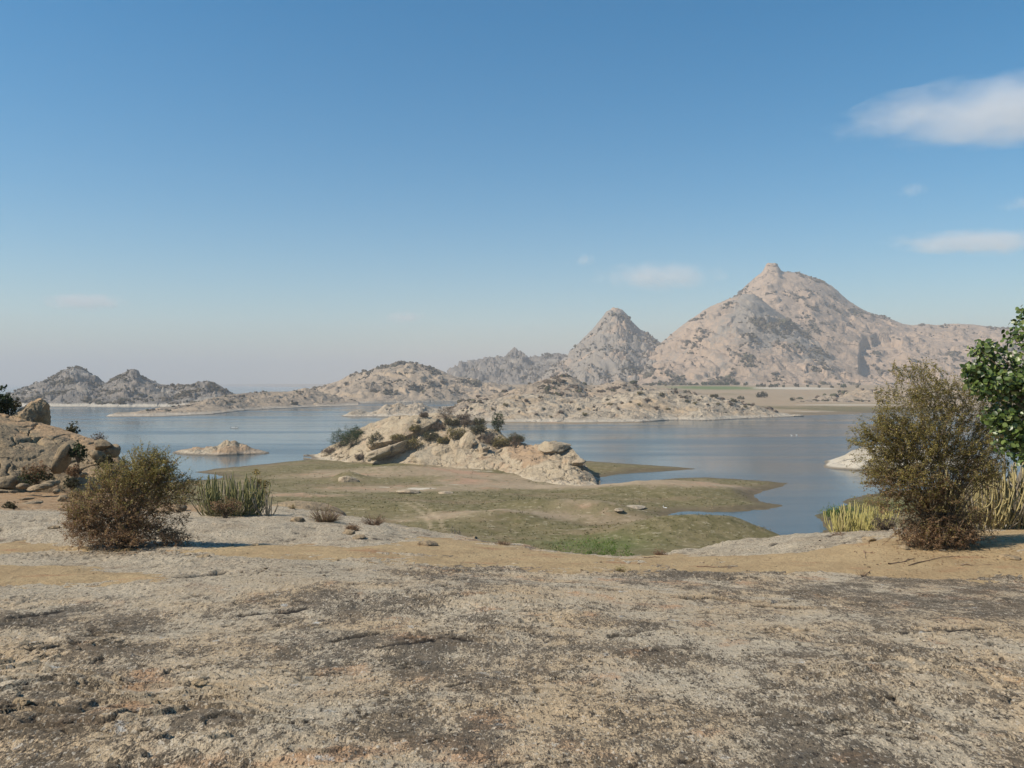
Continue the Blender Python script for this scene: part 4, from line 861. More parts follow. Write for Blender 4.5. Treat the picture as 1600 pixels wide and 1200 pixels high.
# ------------------------------------------------------------------ rock outcrop at left
B('blocky tan boulder with a shaded right face on top of the outcrop', 50, 650, 33.6, 27, 30, .8, 102, M_NEARROCK, .08, .15, cuts=[((.9, -.2, -.15), .62), ((-.5, -.3, .8), .55), ((.3, -.7, .5), .7)], ncut=5, lump=.12, sub=6, soil=.12, fine=.10, box=.8)
B('broad brown-capped boulder at the left edge below the green bush', 2, 672, 32.6, 44, 24, .9, 103, M_NEARROCK, .15, .1, cuts=[((-.3, -.4, .9), .6)], ncut=5, lump=.12, sub=6, soil=.3, fine=.10)
B('finger-like rounded rock rib in front of the outcrop', 98, 716, 29.0, 9, 26, .4, 105, M_NEARROCK, .45, 0, ncut=3, lump=.1, sub=4)
B('tilted tan slab perched on the right end of the outcrop', 162, 695, 30.5, 13, 11, .35, 106, M_NEARROCK, -.35, .2, ncut=6, lump=.08, sub=4)
B('dark boulder tucked behind the perched tilted slab', 176, 704, 30.8, 11, 11, .35, 107, M_NEARROCK, .2, .4, ncut=5, lump=.08, sub=4)
B('rounded rock under the perched slab', 152, 712, 30.2, 15, 10, .4, 108, M_NEARROCK, .2, .1, ncut=5, sub=4)
B('dark mossy boulder at the left edge under the overhang', 12, 757, 28.5, 17, 14, .5, 109, M_NEARROCK, 0, 0, ncut=4, sub=4)
B('dark grey stone at the lower left edge below the mossy boulder', -2, 772, 27.8, 14, 9, .4, 110, M_NEARROCK, 0, 0, ncut=5, sub=4)
B('long grey slab lying in shade at the foot of the outcrop', 62, 761, 26.5, 17, 4.5, .3, 111, M_NEARROCK, -.12, .1, ncut=5, sub=4, fine=.10, name='flat_rock', cat='rock')
B('grey slab right of the long shaded slab', 80, 755, 27, 11, 5, .3, 112, M_NEARROCK, -.1, 0, ncut=5, sub=4, fine=.10, name='flat_rock', cat='rock')
B('small dark slab left of the long shaded slab', 37, 759, 27, 9, 4, .3, 113, M_NEARROCK, 0, .2, ncut=5, sub=4, fine=.10, name='flat_rock', cat='rock')
B('pale rounded stone on the brown soil below the outcrop', 87, 768, 25.5, 7, 4.5, .12, 114, M_NEARROCK, .2, 0, ncut=7, sub=4, fine=.09, name='stone', cat='stone')
B('round grey stone on the soil left of the brown bush', 96, 780, 24, 9, 6, .15, 115, M_NEARROCK, 0, 0, ncut=7, sub=4, fine=.09, name='stone', cat='stone')
B('thin flat slab on the soil near the left edge', 42, 779, 23.5, 9, 2.2, .2, 116, M_NEARROCK, -.06, 0, ncut=5, sub=4, fine=.10, name='flat_rock', cat='rock')
B('wide flat ledge just above the small green tuft at left', 48, 787, 22.5, 17, 3, .3, 117, M_NEARROCK, -.10, 0, ncut=5, sub=4, fine=.10, name='flat_rock', cat='rock')
B('tan stone right of the brown bush beside the cactus', 282, 794, 21, 9, 6.5, .15, 118, M_NEARROCK, .1, 0, ncut=5, sub=4, name='stone', cat='stone')
B('small tan stone at the left edge of the brown soil', 21, 768, 25.5, 6, 3, .12, 119, M_NEARROCK, 0, 0, ncut=4, sub=3, name='stone', cat='stone')
B('pale stone on the slope between outcrop and brown bush', 130, 742, 28, 6, 4, .12, 120, M_NEARROCK, 0, 0, ncut=4, sub=3, name='stone', cat='stone')
B('low grey dome rock behind the bare brush left of centre', 478, 806, 23.5, 62, 20, 1.0, 121, M_NEARROCK, .10, 0, ncut=1, lump=.06, sub=5, box=.95)
def px_bush(label, u, rw, d, w, h_, pal, seed, lo=None, n=2200, leaf=3.2, K=90, name='bush', cat='bush', sp=.12, base_objs=None, sunk=.02, **kw):
    k = d / F; p = P(u, rw, d)
    return shrub(name, label, cat, p - Vector((0, 0, sunk)), shrub_parts(seed, [(0, 0, h_ * .52 * k, w * k, w * .8 * k, h_ * .48 * k, 1), (w * .45 * k, 0, h_ * .4 * k, w * .6 * k, w * .6 * k, h_ * .36 * k, .5), (-w * .45 * k, 0, h_ * .38 * k, w * .6 * k, w * .6 * k, h_ * .34 * k, .5)], n, leaf * k * .5, pal, lo, K, sp, .012, 40, **kw))
px_bush('dense dark green bush on top of the outcrop at the left edge', -2, 656, 33.2, 21, 58, DGREEN, 501, n=4200, leaf=4)
px_bush('small grey-green bush right of the green bush atop the outcrop', 24, 640, 34, 10, 20, DOLIVE, 502, n=700)
px_bush('small lone tree with dark leaves on the outcrop\'s skyline against the water', 114, 684, 33.2, 11, 28, DOLIVE, 503, n=420, leaf=4.5, K=26, name='small_tree', cat='tree', sp=.18)
px_bush('thin grey twiggy bush on the outcrop\'s right skyline', 154, 690, 33, 13, 16, GREYB, 504, n=500, leaf=2)
px_bush('brown bush in the shaded hollow of the outcrop', 58, 757, 28.2, 24, 38, BROWN, 505, DGREEN, n=3000, leaf=3, lowat=.45)
px_bush('dark green bush climbing beside the finger-like rock rib', 122, 722, 29, 13, 36, DGREEN, 506, n=1300, leaf=3.5)
px_bush('green bush below the perched slab', 163, 733, 28, 14, 26, DOLIVE, 507, n=1500)
px_bush('brown dry brush at the foot of the finger-like rock rib', 116, 744, 28, 13, 22, BROWN, 508, n=1200)
px_bush('dark brush tangle below the outcrop right of the shaded slabs', 112, 764, 26.5, 12, 22, DOLIVE, 509, n=900)
px_bush('small green tuft on the pale rock at the left edge', 16, 797, 20, 12, 15, DOLIVE, 510, n=900, leaf=2.6)

# ------------------------------------------------------------------ shrubs of the foreground
g = at(196, 13.2, TERR); k = g.y / F; 
def LB(u, rw, w, h_, dd=0.0, depth=None, wt=1.0): return ((u - 196) * k, dd, (g.z * 0 + (855 - rw)) * k, w * k, (depth or w * .8) * k, h_ * k, wt)
shrub('dry_shrub', 'large rounded brown and olive shrub standing at left on the slab', 'shrub', g, shrub_parts(520, [LB(185, 795, 70, 50, wt=1.8), LB(140, 805, 40, 44, wt=.9), LB(212, 752, 50, 40, wt=1.5), LB(248, 738, 34, 28, wt=.9), LB(272, 768, 44, 22, wt=.5), LB(190, 834, 86, 20, wt=1.1), LB(292, 752, 22, 12, wt=.10), LB(232, 712, 30, 14, wt=.22), LB(122, 800, 24, 34, wt=.4), LB(250, 800, 46, 30, wt=.35), LB(170, 745, 34, 26, wt=.4), LB(262, 838, 40, 14, wt=.3)], 78000, .0125, OLIVE, BROWN, 2000, .20, .009, 170, .22, .55, low_noise=.16, twig=.20))
M_ = at(1470, 13.2, TERR); k2 = M_.y / F
def RB(u, rw, w, h_, dd=0.0, wt=1.0): return ((u - 1470) * k2, dd, (836 - rw) * k2, w * k2, w * .8 * k2, h_ * k2, wt)
shrub('tall_olive_shrub', 'tall olive shrub with tiny leaves and rusty base at right', 'shrub', M_, shrub_parts(521, [RB(1445, 655, 66, 56, wt=1.7), RB(1392, 664, 46, 38, wt=1.0), RB(1380, 712, 40, 34, wt=.5), RB(1425, 722, 66, 46, wt=1.6), RB(1515, 690, 60, 62, wt=1.3), RB(1550, 640, 40, 50, wt=.5), RB(1530, 716, 40, 36, wt=.4), RB(1470, 775, 62, 40, wt=1.0), RB(1462, 814, 64, 26, wt=1.4), RB(1440, 592, 54, 30, wt=.5), RB(1500, 605, 44, 44, wt=.5), RB(1352, 664, 30, 22, wt=.12), RB(1342, 692, 22, 22, wt=.05), RB(1392, 768, 34, 24, wt=.16), RB(1430, 560, 44, 14, wt=.16), RB(1380, 620, 30, 30, wt=.12), RB(1520, 800, 40, 30, wt=.25), RB(1580, 645, 34, 40, wt=.45)], 140000, .0125, OLIVE, BROWN, 3400, .17, .010, 200, .16, .27, low_noise=.10, twig=.22))

# broad-leaved tree at the right edge: trunk outside the picture, each big leaf a piece
tp = at(1790, 9.6, TERR); k3 = tp.y / F
tree = thing('broadleaf_tree', 'broad-leaved dark green tree reaching in from the right edge', 'tree', tp)
rt = np.random.default_rng(77)
lob = np.array([(1530, 590, 26, 30, .35), (1590, 690, 34, 24, .45), (1600, 715, 24, 20, .2), (1578, 590, 46, 42, 1.0), (1548, 600, 30, 34, .6), (1600, 640, 44, 46, 1.0), (1620, 570, 60, 60, 1.2), (1600, 520, 26, 26, .35), (1606, 490, 14, 16, .10), (1540, 548, 24, 18, .35), (1520, 575, 16, 12, .15), (1580, 668, 30, 18, .4), (1560, 650, 26, 22, .35), (1690, 600, 80, 90, 1.2), (1660, 680, 60, 40, .6)])
nl = 4600; li = rt.choice(len(lob), nl, p=lob[:, 4] / lob[:, 4].sum()); dv = rt.normal(size=(nl, 3)); dv /= np.linalg.norm(dv, axis=1)[:, None]
rad = rt.uniform(0, 1, nl) ** .5
lx = (lob[li, 0] - 1790 + dv[:, 0] * lob[li, 2] * rad) * k3; ly = dv[:, 1] * .36 * rad * (lob[li, 2] / 40); lz = (H - tp.z) - (lob[li, 1] - dv[:, 2] * lob[li, 3] * rad - 600) * k3
pos = np.stack([lx, ly, lz], 1)
uu = 1790 + lx / k3
# one leaf: pointed oval, folded along the midrib
lv = np.array([(0, 0, 0), (.30, .12, .05), (.42, .40, .06), (.30, .75, .03), (0, 1.0, -.08), (-.30, .75, .03), (-.42, .40, .06), (-.30, .12, .05), (0, .45, -.03)])
lf = np.array([(8, 0, 1), (8, 1, 2), (8, 2, 3), (8, 3, 4), (8, 4, 5), (8, 5, 6), (8, 6, 7), (8, 7, 0)])
LCOL = [(0.100, 0.148, 0.034), (0.062, 0.100, 0.025), (0.150, 0.195, 0.048), (0.040, 0.066, 0.018), (0.20, 0.235, 0.08)]
leafm = [mesh_from('leaf', lv, lf, 3, True, None, np.repeat([c], 9, 0)) for c in LCOL]
for m_ in leafm: m_.materials.append(M_GLOSSY)
order = np.argsort(ly + np.where(uu < 1604, 0, 5)); big = order[:300]; rest = order[300:]
def leaf_mat(i):
    q = Vector((dv[i, 0] * .6 - .3, dv[i, 1] * .6 - .45, dv[i, 2] * .5 + .55)) + Vector(rt.normal(size=3)) * .75
    rot = q.normalized().to_track_quat('Z', 'Y') @ Quaternion((0, 0, 1), float(rt.uniform(0, 6.28)))
    return Matrix.Translation(Vector(pos[i])) @ rot.to_matrix().to_4x4() @ Matrix.Diagonal((*(Vector((1, 1, 1)) * float(rt.uniform(.036, .072))), 1))
for i in big:
    o = bpy.data.objects.new('leaf', leafm[rt.choice(5, p=[.3, .25, .2, .15, .1])]); C.objects.link(o); o.parent = tree; o.matrix_local = leaf_mat(i)
VV = []; CC = []
for i in rest:
    mm = np.array(leaf_mat(i)); VV.append(lv @ mm[:3, :3].T + mm[:3, 3]); CC.append(np.repeat([LCOL[rt.choice(5, p=[.3, .25, .2, .15, .1])]], 9, 0))
o = link('foliage', mesh_from('foliage', np.concatenate(VV), (lf[None] + (np.arange(len(rest)) * 9)[:, None, None]).reshape(-1, 3), 3, True, None, np.concatenate(CC)), M_GLOSSY, tree); o['kind'] = 'stuff'
ends = pos[rt.choice(nl, 90, replace=False)]; tt = np.linspace(0, 1, 8)[None, :, None]
fork = np.array([[-.05, 0, 1.2]]) + rt.normal(size=(90, 3)) * .06
pa = np.array([[0, 0, -.1]])[:, None] * (1 - tt) ** 2 + 2 * fork[:, None] * tt * (1 - tt) + ends[:, None] * tt ** 2
V4, F4 = tubes(pa, rt.uniform(.010, .02, (90, 1)) * np.linspace(2.2, .2, 8)[None], 5)
link('branches', mesh_from('branches', V4, F4, 4, True), M_BARK, tree)
pa = np.array([[(0, 0, -.15), (.02, .01, .4), (-.02, 0, .9), (-.06, 0, 1.4), (-.15, 0, 1.9)]], float)
V4, F4 = tubes(pa, np.array([[.09, .075, .065, .05, .03]]), 8); link('trunk', mesh_from('trunk', V4, F4, 4, True), M_BARK, tree)

# ------------------------------------------------------------------ candelabra spurge ("cactus") clumps: every stem is a part
def mat_stem(name, c1, c2):
    m = Mat(name, .7, .3); n = m.noise(9, 4, .6); c = m.mix(m.rmp(n, .35, .65), c1, c2)
    c = m.mix(m.rmp(m.noise(60, 3, .7), .58, .7), c, tuple(x * .5 for x in c1)); m.base(c); m.bump(m.noise(45, 3, .6), .006, .8); return m.m
M_STEMG = mat_stem('cactus_green', (0.19, 0.185, 0.075), (0.25, 0.235, 0.10)); M_STEMY = mat_stem('cactus_yellow', (0.40, 0.36, 0.12), (0.46, 0.40, 0.16)); M_STEMB = mat_stem('cactus_brown', (0.34, 0.285, 0.135), (0.42, 0.35, 0.17)); M_STEMD = mat_stem('cactus_dry', (0.20, 0.17, 0.12), (0.28, 0.24, 0.18))
def stem_mesh(seed, lean, thick, curve=.55):
    r = np.random.default_rng(seed); t = np.linspace(0, 1, 9)
    out = lean * (1 - (1 - t) ** (1 / max(curve, .1))) ; x = lean * np.sin(t * 1.5) ** .8
    p = np.stack([x + np.cumsum(r.normal(size=9)) * .008, np.cumsum(r.normal(size=9)) * .012, t * (1 - .15 * lean)], 1)
    rd = thick * np.array([.8, 1, .92, 1.08, .92, 1.08, .92, 1.02, .45])
    V, q = tubes(p[None], rd[None], 6)
    for _ in range(int(r.integers(0, 4))):          # side arms bending up
        k_ = int(r.integers(1, 6)); a_ = r.uniform(0, 6.28); ln = r.uniform(.22, .5) * (1 - k_ / 12); e_ = np.linspace(0, 1, 7)
        ap = p[k_][None] + np.stack([np.cos(a_) * .13 * np.sin(e_ * 1.57) ** .7, np.sin(a_) * .13 * np.sin(e_ * 1.57) ** .7, ln * e_ ** 1.35], 1) + np.cumsum(r.normal(size=(7, 3)) * .006, 0)
        V2, q2 = tubes(ap[None], (thick * np.array([.8, .95, .9, 1, .9, .9, .4]))[None], 6); q = np.concatenate([q, q2 + len(V)]); V = np.concatenate([V, V2])
    return mesh_from('stem', V, q, 4, True)
def cactus(label, loc, n, w, h_, seed, mat, thick=.022, depth=.5, mat2=None, hvar=(.4, 1.08), dry=.0, name='cactus_clump', lean=.35, prof=None):
    t = thing(name, label, 'cactus', loc); r = np.random.default_rng(seed)
    ms = [stem_mesh(seed * 10 + i, l_, thick / h_) for i, l_ in enumerate((.02, .08, .18, .3, .12, .42, .05, .22, .34, .15))]
    for m_ in ms: m_.materials.append(mat)
    ms2 = [m_.copy() for m_ in ms]
    for m_ in ms2: m_.materials.clear(); m_.materials.append(mat2 or mat)
    for i in range(n):
        a = r.uniform(0, 2 * math.pi); q = math.sqrt(r.uniform(0, 1)); x = q * math.cos(a) * w; y = q * math.sin(a) * w * depth
        o = bpy.data.objects.new('stem', (ms2 if r.uniform() < dry else ms)[int(r.integers(0, 10) if r.uniform() < .45 else np.clip(q * 6 * lean * 2.4 + r.normal() * .8, 0, 5))]); C.objects.link(o); o.parent = t
        hh = h_ * r.uniform(*hvar) * (1 - .25 * q * q) * (prof(x / w) if prof else 1)
        o.location = (x * .75, y, drop(loc.x + x * .75, loc.y + y, TERR) - loc.z - .03); o.rotation_euler = (r.normal() * .05, r.normal() * .05, a + r.normal() * .4); th = r.uniform(.8, 1.2)
        o.scale = (hh * th if False else hh, hh, hh)
    return t
g = at(362, 18.5, TERR); k = g.y / F
cactus('broad clump of green candelabra cactus on the slab left of centre', g, 215, 60 * k, 68 * k, 31, M_STEMG, .0135, .55, M_STEMD, dry=.12)
cactus('small bare branching cactus at the right end of the green clump', at(418, 18.3, TERR), 16, 12 * k, 40 * k, 32, M_STEMD, .012, .6, lean=.5)
px_bush('yellow-leaved bush rising behind the green cactus clump', 402, 790, 19.5, 20, 62, YELLOW, 530, OLIVE, n=1500, leaf=3, lowat=.5, K=60)
px_bush('dark dry brush inside the foot of the green cactus clump', 352, 806, 17.6, 26, 30, BROWN, 531, DOLIVE, n=2200, leaf=2.4, lowat=.4)
g = at(1345, 17.2, TERR); k = g.y / F
cactus('bright yellow-green cactus thicket at the rock edge beside the tall shrub', g, 170, 62 * k, 50 * k, 33, M_STEMY, .0115, .5, M_STEMB, dry=.1, hvar=(.5, 1.1), lean=.25)
px_bush('grey dry brush in the middle of the yellow cactus thicket', 1382, 832, 16.2, 20, 34, GREYB, 532, n=1800, leaf=2)
g = at(1568, 15.6, TERR); k = g.y / F
cactus('tall olive-brown cactus stand behind the shrubs at the right edge', g, 190, 84 * k, 126 * k, 34, M_STEMB, .0165, .45, M_STEMD, dry=.2, hvar=(.6, 1.0), lean=.25)
g = hit(712, 831, TERR) or at(712, 18, TERR)
cactus('small pale dead cactus standing alone at the slab\'s edge', g, 12, .10, .36, 35, M_STEMD, .010, .8, lean=.3)

# ------------------------------------------------------------------ bare brush, tufts, stones, twigs on the near ground
def twigbush(label, loc, w, h_, n, seed, mat=M_TWIG, name='dead_brush', leaves=0, pal=GREYB, thick=.006):
    r = np.random.default_rng(seed); t = thing(name, label, 'brush', loc)
    a = r.uniform(0, 2 * math.pi, n); q = np.sqrt(r.uniform(.05, 1, n))
    e = np.stack([np.cos(a) * q * w, np.sin(a) * q * w * .7, h_ * (1.05 - .6 * q * q) * r.uniform(.5, 1, n)], 1)
    s = np.linspace(0, 1, 6)[None, :, None]; b0 = np.stack([e[:, 0] * .2, e[:, 1] * .2, np.full(n, -.03)], 1)
    p = b0[:, None] * (1 - s) + e[:, None] * s + np.cumsum(r.normal(size=(n, 6, 3)) * .05 * h_, axis=1) * s
    V, q4 = tubes(p, thick * r.uniform(.6, 1.2, (n, 1)) * np.linspace(1, .35, 6)[None], 3)
    link('twigs', mesh_from('twigs', V, q4, 4, True), mat, t)
    if leaves:
        c = p[r.integers(0, n, leaves), r.integers(2, 6, leaves)] + r.normal(size=(leaves, 3)) * .03
        link('foliage', leaf_mesh('foliage', c, .012, pick(r, pal, leaves), r), M_LEAF, t)
    return t
for i, (u, rw, w, h_, n, lab, lv_) in enumerate([(508, 816, 30, 30, 170, 'tangled bare grey brush with few leaves beside the grey dome rock', 500), (584, 821, 24, 22, 120, 'low bare brown brush at the slab\'s edge left of centre', 60),
        (540, 803, 12, 34, 36, 'thin upright plant with sparse leaves rising behind the bare brush', 240), (551, 829, 11, 9, 140, 'small dense brown dry tuft above the dark grey stone', 900), (456, 795, 7, 7, 40, 'tiny green tuft on the grey dome rock', 200),
        (787, 851, 16, 8, 70, 'flat dry brown twigs at the sand\'s back edge near centre', 100), (1031, 867, 12, 9, 70, 'brown dry tuft at the foot of the pale rock right of centre', 160), (1310, 836, 14, 7, 40, 'dark dead twigs lying on the pale rock below the yellow cactus', 0), (1347, 900, 12, 10, 14, 'small bare twig standing at the slab\'s back edge at right', 0), (968, 893, 10, 5, 60, 'flattened straw tuft on the sand near centre', 160), (895, 858, 9, 6, 40, 'little dry tuft on the sand\'s rim in front of the green bushes', 80)]):
    g = hit(u, rw, TERR)
    if g is None: continue
    k = g.y / F; twigbush(lab, g, w * k, h_ * k, n, 600 + i, leaves=lv_, pal=BROWN if 'brown' in lab else OLIVE)
for i, (u, rw, hw, hh, lab) in enumerate([(545, 835, 10, 7, 'dark grey angular stone beside the brown dry tuft'), (466, 815, 12, 6, 'tan flat-topped stone on the slab left of centre'), (668, 852, 17, 6, 'pale orange flat rock with a dark shadowed edge on the sand'), (562, 842, 12, 5, 'broken grey ledge below the dark angular stone'), (742, 842, 5, 3, 'small brown stone on the slab\'s rim right of the dead cactus'), (1358, 846, 13, 6, 'tan crumbly rock on the sand below the yellow cactus'), (1412, 857, 12, 5, 'brown clod of rock on the sand before the tall shrub'), (1450, 855, 14, 4, 'pale flat rock sunk in the sand below the tall shrub'), (1575, 872, 18, 5, 'pale broken rock on the sand near the right edge'), (35, 1098, 14, 6, 'small orange-tan rock flake lying on the slab at lower left'), (312, 1068, 13, 5, 'dark raised rock flake on the slab at left'), (318, 870, 10, 3, 'grey rock chip on the slab in front of the brown shrub'), (398, 853, 7, 3, 'brown stone at the end of the shrub\'s shadow'), (84, 826, 9, 3, 'dark stone in a pit of the pale rock at left')]):
    g = hit(u, rw, TERR)
    if g is None: continue
    k = g.y / F; o = link('stone', boulder_mesh('stone', (hw * k, hw * k * .7, hh * k), 700 + i, 6, 4, .12), M_NEARROCK, None, g + Vector((0, 0, hh * k * .2))); o.rotation_euler = (0, .1, i); o.rotation_euler = (0, .08, .3 * i); tag(o, lab, 'stone')
rs = np.random.default_rng(99); peb = [boulder_mesh('pebble', (1, .8, .6), 800 + i, 5, 2, .12) for i in range(4)]
for m_ in peb: m_.materials.append(M_NEARROCK)
for i in range(130):
    u = rs.uniform(0, 1600); rw = rs.uniform(*((855, 900) if u > 420 else (850, 915))) if i < 90 else rs.uniform(905, 1150)
    if u > 1250 and i < 90: rw = rs.uniform(845, 903)
    g = hit(u, rw, TERR)
    if g is None: continue
    s = rs.lognormal(-4.35 if i < 90 else -4.75, .45); o = link('pebble', peb[i % 4], None, None, g + Vector((0, 0, s * .2))); o.scale = (s, s, s * .8); o.rotation_euler = (0, 0, rs.uniform(0, 6))
    if i < 90: tag(o, 'small brown pebble lying on the ochre sand strip', 'pebble', 'pebbles on the sand')
    else: tag(o, 'small loose pebble lying on the dark speckled foreground slab', 'pebble', 'pebbles on the slab')
def stick(label, pts, thick, seed, group=None):
    r = np.random.default_rng(seed); w = [hit(u, rw, TERR) for u, rw in pts]; w = [q for q in w if q is not None]
    if len(w) < 2: return
    o0 = w[0].copy(); p = np.array([(q - o0)[:] for q in w]); s = np.linspace(0, 1, 8); tt_ = np.linspace(0, 1, len(p))
    pp = np.stack([np.interp(s, tt_, p[:, j]) for j in range(3)], 1) + r.normal(size=(8, 3)) * .008; pp[:, 2] += thick * .8
    V, q4 = tubes(pp[None], (thick * np.linspace(1, .45, 8))[None], 5); o = link('stick', mesh_from('stick', V, q4, 4, True), M_TWIG, None, o0); tag(o, label, 'stick', group)
for i, (pts, th, lab) in enumerate([([(1388, 882), (1410, 879), (1427, 874)], .013, 'dark curved stick on the sand right of centre'), ([(1420, 884), (1450, 876), (1480, 872), (1530, 868)], .009, 'long thin twig lying across the sand at right'), ([(1280, 846), (1300, 838), (1318, 834)], .011, 'dark bent stick on the pale rock edge'), ([(1340, 853), (1350, 862), (1353, 874)], .008, 'thin twig standing toward the slab left of the brown clod'), ([(1350, 863), (1368, 866)], .010, 'short dark stick right of the thin twig'), ([(1090, 886), (1120, 887), (1145, 886)], .009, 'twig lying on the sand right of centre'), ([(1345, 902), (1356, 898), (1362, 890)], .009, 'short curved twig at the slab\'s back edge'), ([(1500, 884), (1560, 882)], .008, 'thin straight twig on the sand near the right edge'), ([(1005, 872), (1030, 871)], .010, 'brown stick beside the dry tuft at the pale rock\'s foot')]):
    stick(lab, pts, th, 900 + i)
# dead leaves under the shrubs: nobody could count them
rl = np.random.default_rng(44); ctr = []
for i in range(900):
    u = rl.normal(1470, 80) if i < 600 else rl.normal(200, 60); rw = rl.uniform(834, 885) if i < 600 else rl.uniform(850, 868)
    g = hit(min(u, 1640), rw, TERR)
    if g is not None: ctr.append((g.x, g.y, g.z + .008))
o = link('leaf_litter', leaf_mesh('leaf_litter', np.array(ctr), .016, pick(rl, BROWN, len(ctr)), rl, .6, 2.5), M_LEAF); o['kind'] = 'stuff'

# ------------------------------------------------------------------ feathery green bushes below the brow
for u, rw, d, w, h_, n, lab in [(925, 898, 34, 44, 66, 4200, 'bright green feathery bush below the brow near centre'), (962, 896, 33, 32, 52, 2600, 'low bright green bush at the right of the feathery bush'), (870, 892, 32, 22, 52, 1100, 'thin olive green sapling left of the bright green bush')]:
    px_bush(lab, u, rw, d, w, h_, LGREEN if 'bright' in lab else OLIVE, 540 + int(u), n=n, leaf=2.2, K=130, name='green_bush', sp=.16)
for u, rw, w, h_, lab in [(1312, 812, 26, 24, 'bright green shore plants in a patch left of the yellow cactus'), (1362, 800, 34, 30, 'green reeds on the shore behind the yellow cactus')]:
    g = hit(u, rw, LOW)
    if g is not None: px_bush(lab, u, rw, g.y, w, h_, LGREEN if u < 1330 else OLIVE, 560 + u, n=2600, leaf=2.2, K=120, name='shore_plants', cat='plants', sp=.18)

# grass tufts and trampled stubble on the lakebed
rg = np.random.default_rng(321); pr = (np.clip(green + .5 * fbm(Xl * .25, Yl * .25, 3, 93) - .15, 0, 1.2) * (sdl > 2) * (Yl < 240) * (zl2 > zn - .2) * Yl).ravel(); kk = rg.choice(len(pr), 9000, p=pr / pr.sum())
tc_ = np.stack([Xl.ravel()[kk] + rg.uniform(-.3, .3, 9000), Yl.ravel()[kk] + rg.uniform(-.3, .3, 9000), zl2.ravel()[kk]], 1)
tq = np.repeat(tc_, 4, 0) + rg.normal(size=(36000, 3)) * np.array([.16, .16, .03]) + np.array([0, 0, .07])
tcol = np.repeat(pick(rg, [((0.14, 0.125, 0.05), 4), ((0.20, 0.165, 0.08), 3), ((0.10, 0.105, 0.04), 3), ((0.28, 0.22, 0.12), 2)], 9000), 4, 0)
o = link('grass_tufts', leaf_mesh('grass_tufts', tq, .15, tcol, rg, .4, -.3), M_SCRUB); o['kind'] = 'stuff'

# ------------------------------------------------------------------ birds and boat on the lake
def bird(label, px, row, s=1.0, group=None):
    d = drow(row, .12); t = thing('water_bird', label, 'bird', (*P(px, row, d)[:2], 0), group)
    link('body', boulder_mesh('body', (.38 * s, .18 * s, .20 * s), 3, 0, 3, .03, box=1.0, fine=0), M_WHITE, t, (0, 0, .16 * s))
    pa = np.array([[(-.28, 0, .22), (-.42, 0, .36), (-.40, 0, .52), (-.46, 0, .60), (-.56, 0, .58)]]) * s
    V, q4 = tubes(pa, np.array([[.09, .06, .055, .07, .015]]) * s, 6); link('neck', mesh_from('neck', V, q4, 4, True), M_WHITE, t)
bird('left one of two white birds swimming on the open lake at right', 1237, 680.5, 1.05); bird('right one of two white birds swimming on the open lake at right', 1245, 680, 1.05)
bird('white bird standing alone on the mud by the inlet', 1040, 794.5, 1.0)
d = drow(669, .2); p0 = P(366, 669, d); bt = thing('boat', 'tiny low white boat with a dark figure crossing the lake at left', 'boat', (p0.x, p0.y, 0))
hv = []; 
for s in np.linspace(-1, 1, 9):
    w = .62 * (1 - max(-s, 0) ** 2.2) ** .5 if s < 0 else .62 * (1 - .25 * s * s); w = max(w, .03)
    hv.append([(s * 2.1, -w, .50 + .16 * max(-s, 0) ** 2), (s * 2.1, -w * .7, -.1), (s * 2.1, 0, -.18), (s * 2.1, w * .7, -.1), (s * 2.1, w, .50 + .16 * max(-s, 0) ** 2), (s * 2.1, w * .8, .30), (s * 2.1, 0, .22), (s * 2.1, -w * .8, .30)])
hv = np.array(hv).reshape(-1, 3); i = np.arange(72).reshape(9, 8); j = np.roll(i, -1, 1); link('hull', mesh_from('hull', hv, np.stack([i[:-1], j[:-1], j[1:], i[1:]], -1).reshape(-1, 4), 4, True), M_HULL, bt)
link('outboard_motor', boulder_mesh('outboard_motor', (.2, .15, .3), 4, 2, 3, .05), M_BLACK, bt, (2.15, 0, .55)); link('bench', boulder_mesh('bench', (.16, .5, .05), 5, 0, 3, .02, box=.4), M_BLACK, bt, (.3, 0, .42))
pp = thing('person', 'person in dark clothes seated in the tiny white boat', 'person', (p0.x + .9, p0.y, .40))
pa = np.array([[(.05, 0, 0), (.02, 0, .2), (0, 0, .42), (0, 0, .56), (-.02, 0, .64), (-.03, 0, .74), (-.03, 0, .86)]]); V, q4 = tubes(pa, np.array([[.18, .17, .2, .14, .06, .10, .02]]), 8)
la = np.array([[(.02, s_ * .1, .06), (-.2, s_ * .12, .1), (-.38, s_ * .12, .1), (-.42, s_ * .12, -.05), (-.44, s_ * .12, -.14)] for s_ in (-1, 1)], float); V2, q2 = tubes(la, np.full((2, 5), .08) * np.array([1.1, 1, .9, .7, .5]), 6)
aa = np.array([[(0, s_ * .18, .48), (.02, s_ * .26, .34), (-.08, s_ * .24, .2), (-.22, s_ * .18, .18), (-.28, s_ * .14, .2)] for s_ in (-1, 1)], float); V3, q3 = tubes(aa, np.full((2, 5), .055), 6)
link('body', mesh_from('body', np.concatenate([V, V2, V3]), np.concatenate([q4, q2 + len(V), q3 + len(V) + len(V2)]), 4, True), M_BLACK, pp)

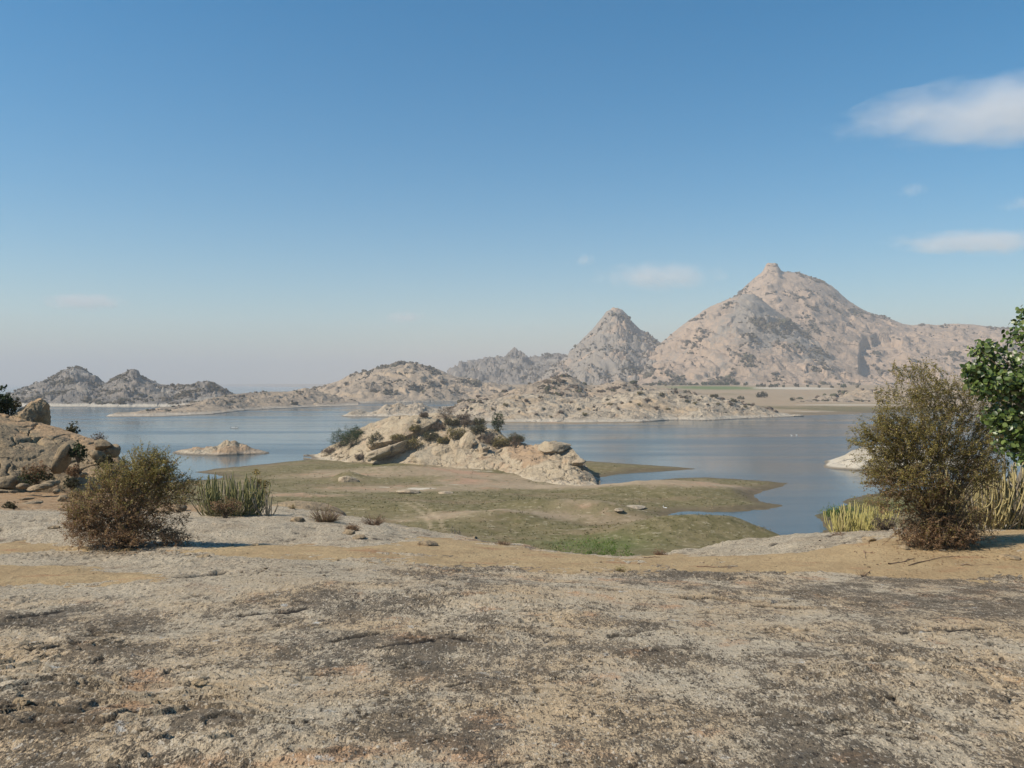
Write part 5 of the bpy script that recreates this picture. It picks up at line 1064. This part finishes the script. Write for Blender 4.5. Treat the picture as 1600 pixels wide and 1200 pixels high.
# ------------------------------------------------------------------ clouds (far above the haze layer)
def cloud(label, u0, u1, r0_, r1_, d, dens, seed, thick=.5, skew=0.0, cov=0.0):
    k = d / F; c = P((u0 + u1) / 2, (r0_ + r1_) / 2, d); hw = (u1 - u0) / 2 * k; hh = (r1_ - r0_) / 2 * k
    p, f = ico(4); p = p * (1 + .22 * fbm3(p * np.array([3, 2, 1.5]) + seed, 3, seed))[:, None]
    q = p * np.array([hw, hw * thick, hh]); q[:, 2] += skew * hh * (p[:, 0])
    m = bpy.data.materials.new('cloud_vapour'); m.use_nodes = True; t = m.node_tree; t.nodes.remove(t.nodes['Principled BSDF'])
    tc = t.nodes.new('ShaderNodeTexCoord'); mp = t.nodes.new('ShaderNodeMapping'); mp.inputs['Scale'].default_value = (1 / hw, 1 / (hw * thick), 1 / hh); t.links.new(tc.outputs['Object'], mp.inputs[0])
    ln = t.nodes.new('ShaderNodeVectorMath'); ln.operation = 'LENGTH'; t.links.new(mp.outputs[0], ln.inputs[0])
    nz = t.nodes.new('ShaderNodeTexNoise'); nz.inputs['Scale'].default_value = 2.4; nz.inputs['Detail'].default_value = 9; nz.inputs['Roughness'].default_value = .62
    mp2 = t.nodes.new('ShaderNodeMapping'); mp2.inputs['Scale'].default_value = (1.4 / hw, 1 / (hw * thick), .5 / hh); mp2.inputs['Location'].default_value = (seed * 3.7, 0, 0); t.links.new(tc.outputs['Object'], mp2.inputs[0]); t.links.new(mp2.outputs[0], nz.inputs['Vector'])
    a = t.nodes.new('ShaderNodeMath'); a.operation = 'MULTIPLY_ADD'; t.links.new(nz.outputs['Fac'], a.inputs[0]); a.inputs[1].default_value = -2.0; t.links.new(ln.outputs['Value'], a.inputs[2])
    mr = t.nodes.new('ShaderNodeMapRange'); mr.interpolation_type = 'SMOOTHSTEP'; t.links.new(a.outputs[0], mr.inputs[0]); mr.inputs[1].default_value = -.22 + cov; mr.inputs[2].default_value = -.95 + cov; mr.inputs[3].default_value = 0; mr.inputs[4].default_value = dens
    v = t.nodes.new('ShaderNodeVolumePrincipled'); v.inputs['Color'].default_value = (.98, .98, .98, 1); t.links.new(mr.outputs[0], v.inputs['Density']); v.inputs['Anisotropy'].default_value = 0.0
    t.links.new(v.outputs[0], t.nodes['Material Output'].inputs['Volume'])
    return tag(link('cloud', mesh_from('cloud', q, f, 3, True), m, None, c), label, 'cloud', None)
cloud('large soft white cloud at the upper right edge', 1290, 1900, 126, 222, 6000, .0017, 1, .5, .22, .22)
cloud('long thin white cloud at right below the large cloud', 1370, 1690, 358, 400, 8000, .0024, 2, .4, 0, .2)
cloud('faint wisp at the right edge between the two larger clouds', 1545, 1690, 300, 336, 8000, .0020, 3, .5)
cloud('tiny wisp left of the right edge below the large cloud', 1392, 1460, 282, 312, 8000, .0020, 4, .6, .4)
cloud('flat pale cloud left of the big hill above the pointed peak', 920, 1145, 405, 458, 8500, .0021, 5, .4, .1, .2)
cloud('tiny white puff above and left of the pointed peak', 890, 936, 392, 420, 8500, .0034, 6, .7)
cloud('small flat cloud low in the sky at left', 60, 205, 455, 488, 8500, .0040, 7, .5, -.2, .2)
cloud('faint small cloud low in the sky near centre', 585, 680, 482, 510, 8800, .0050, 8, .5)
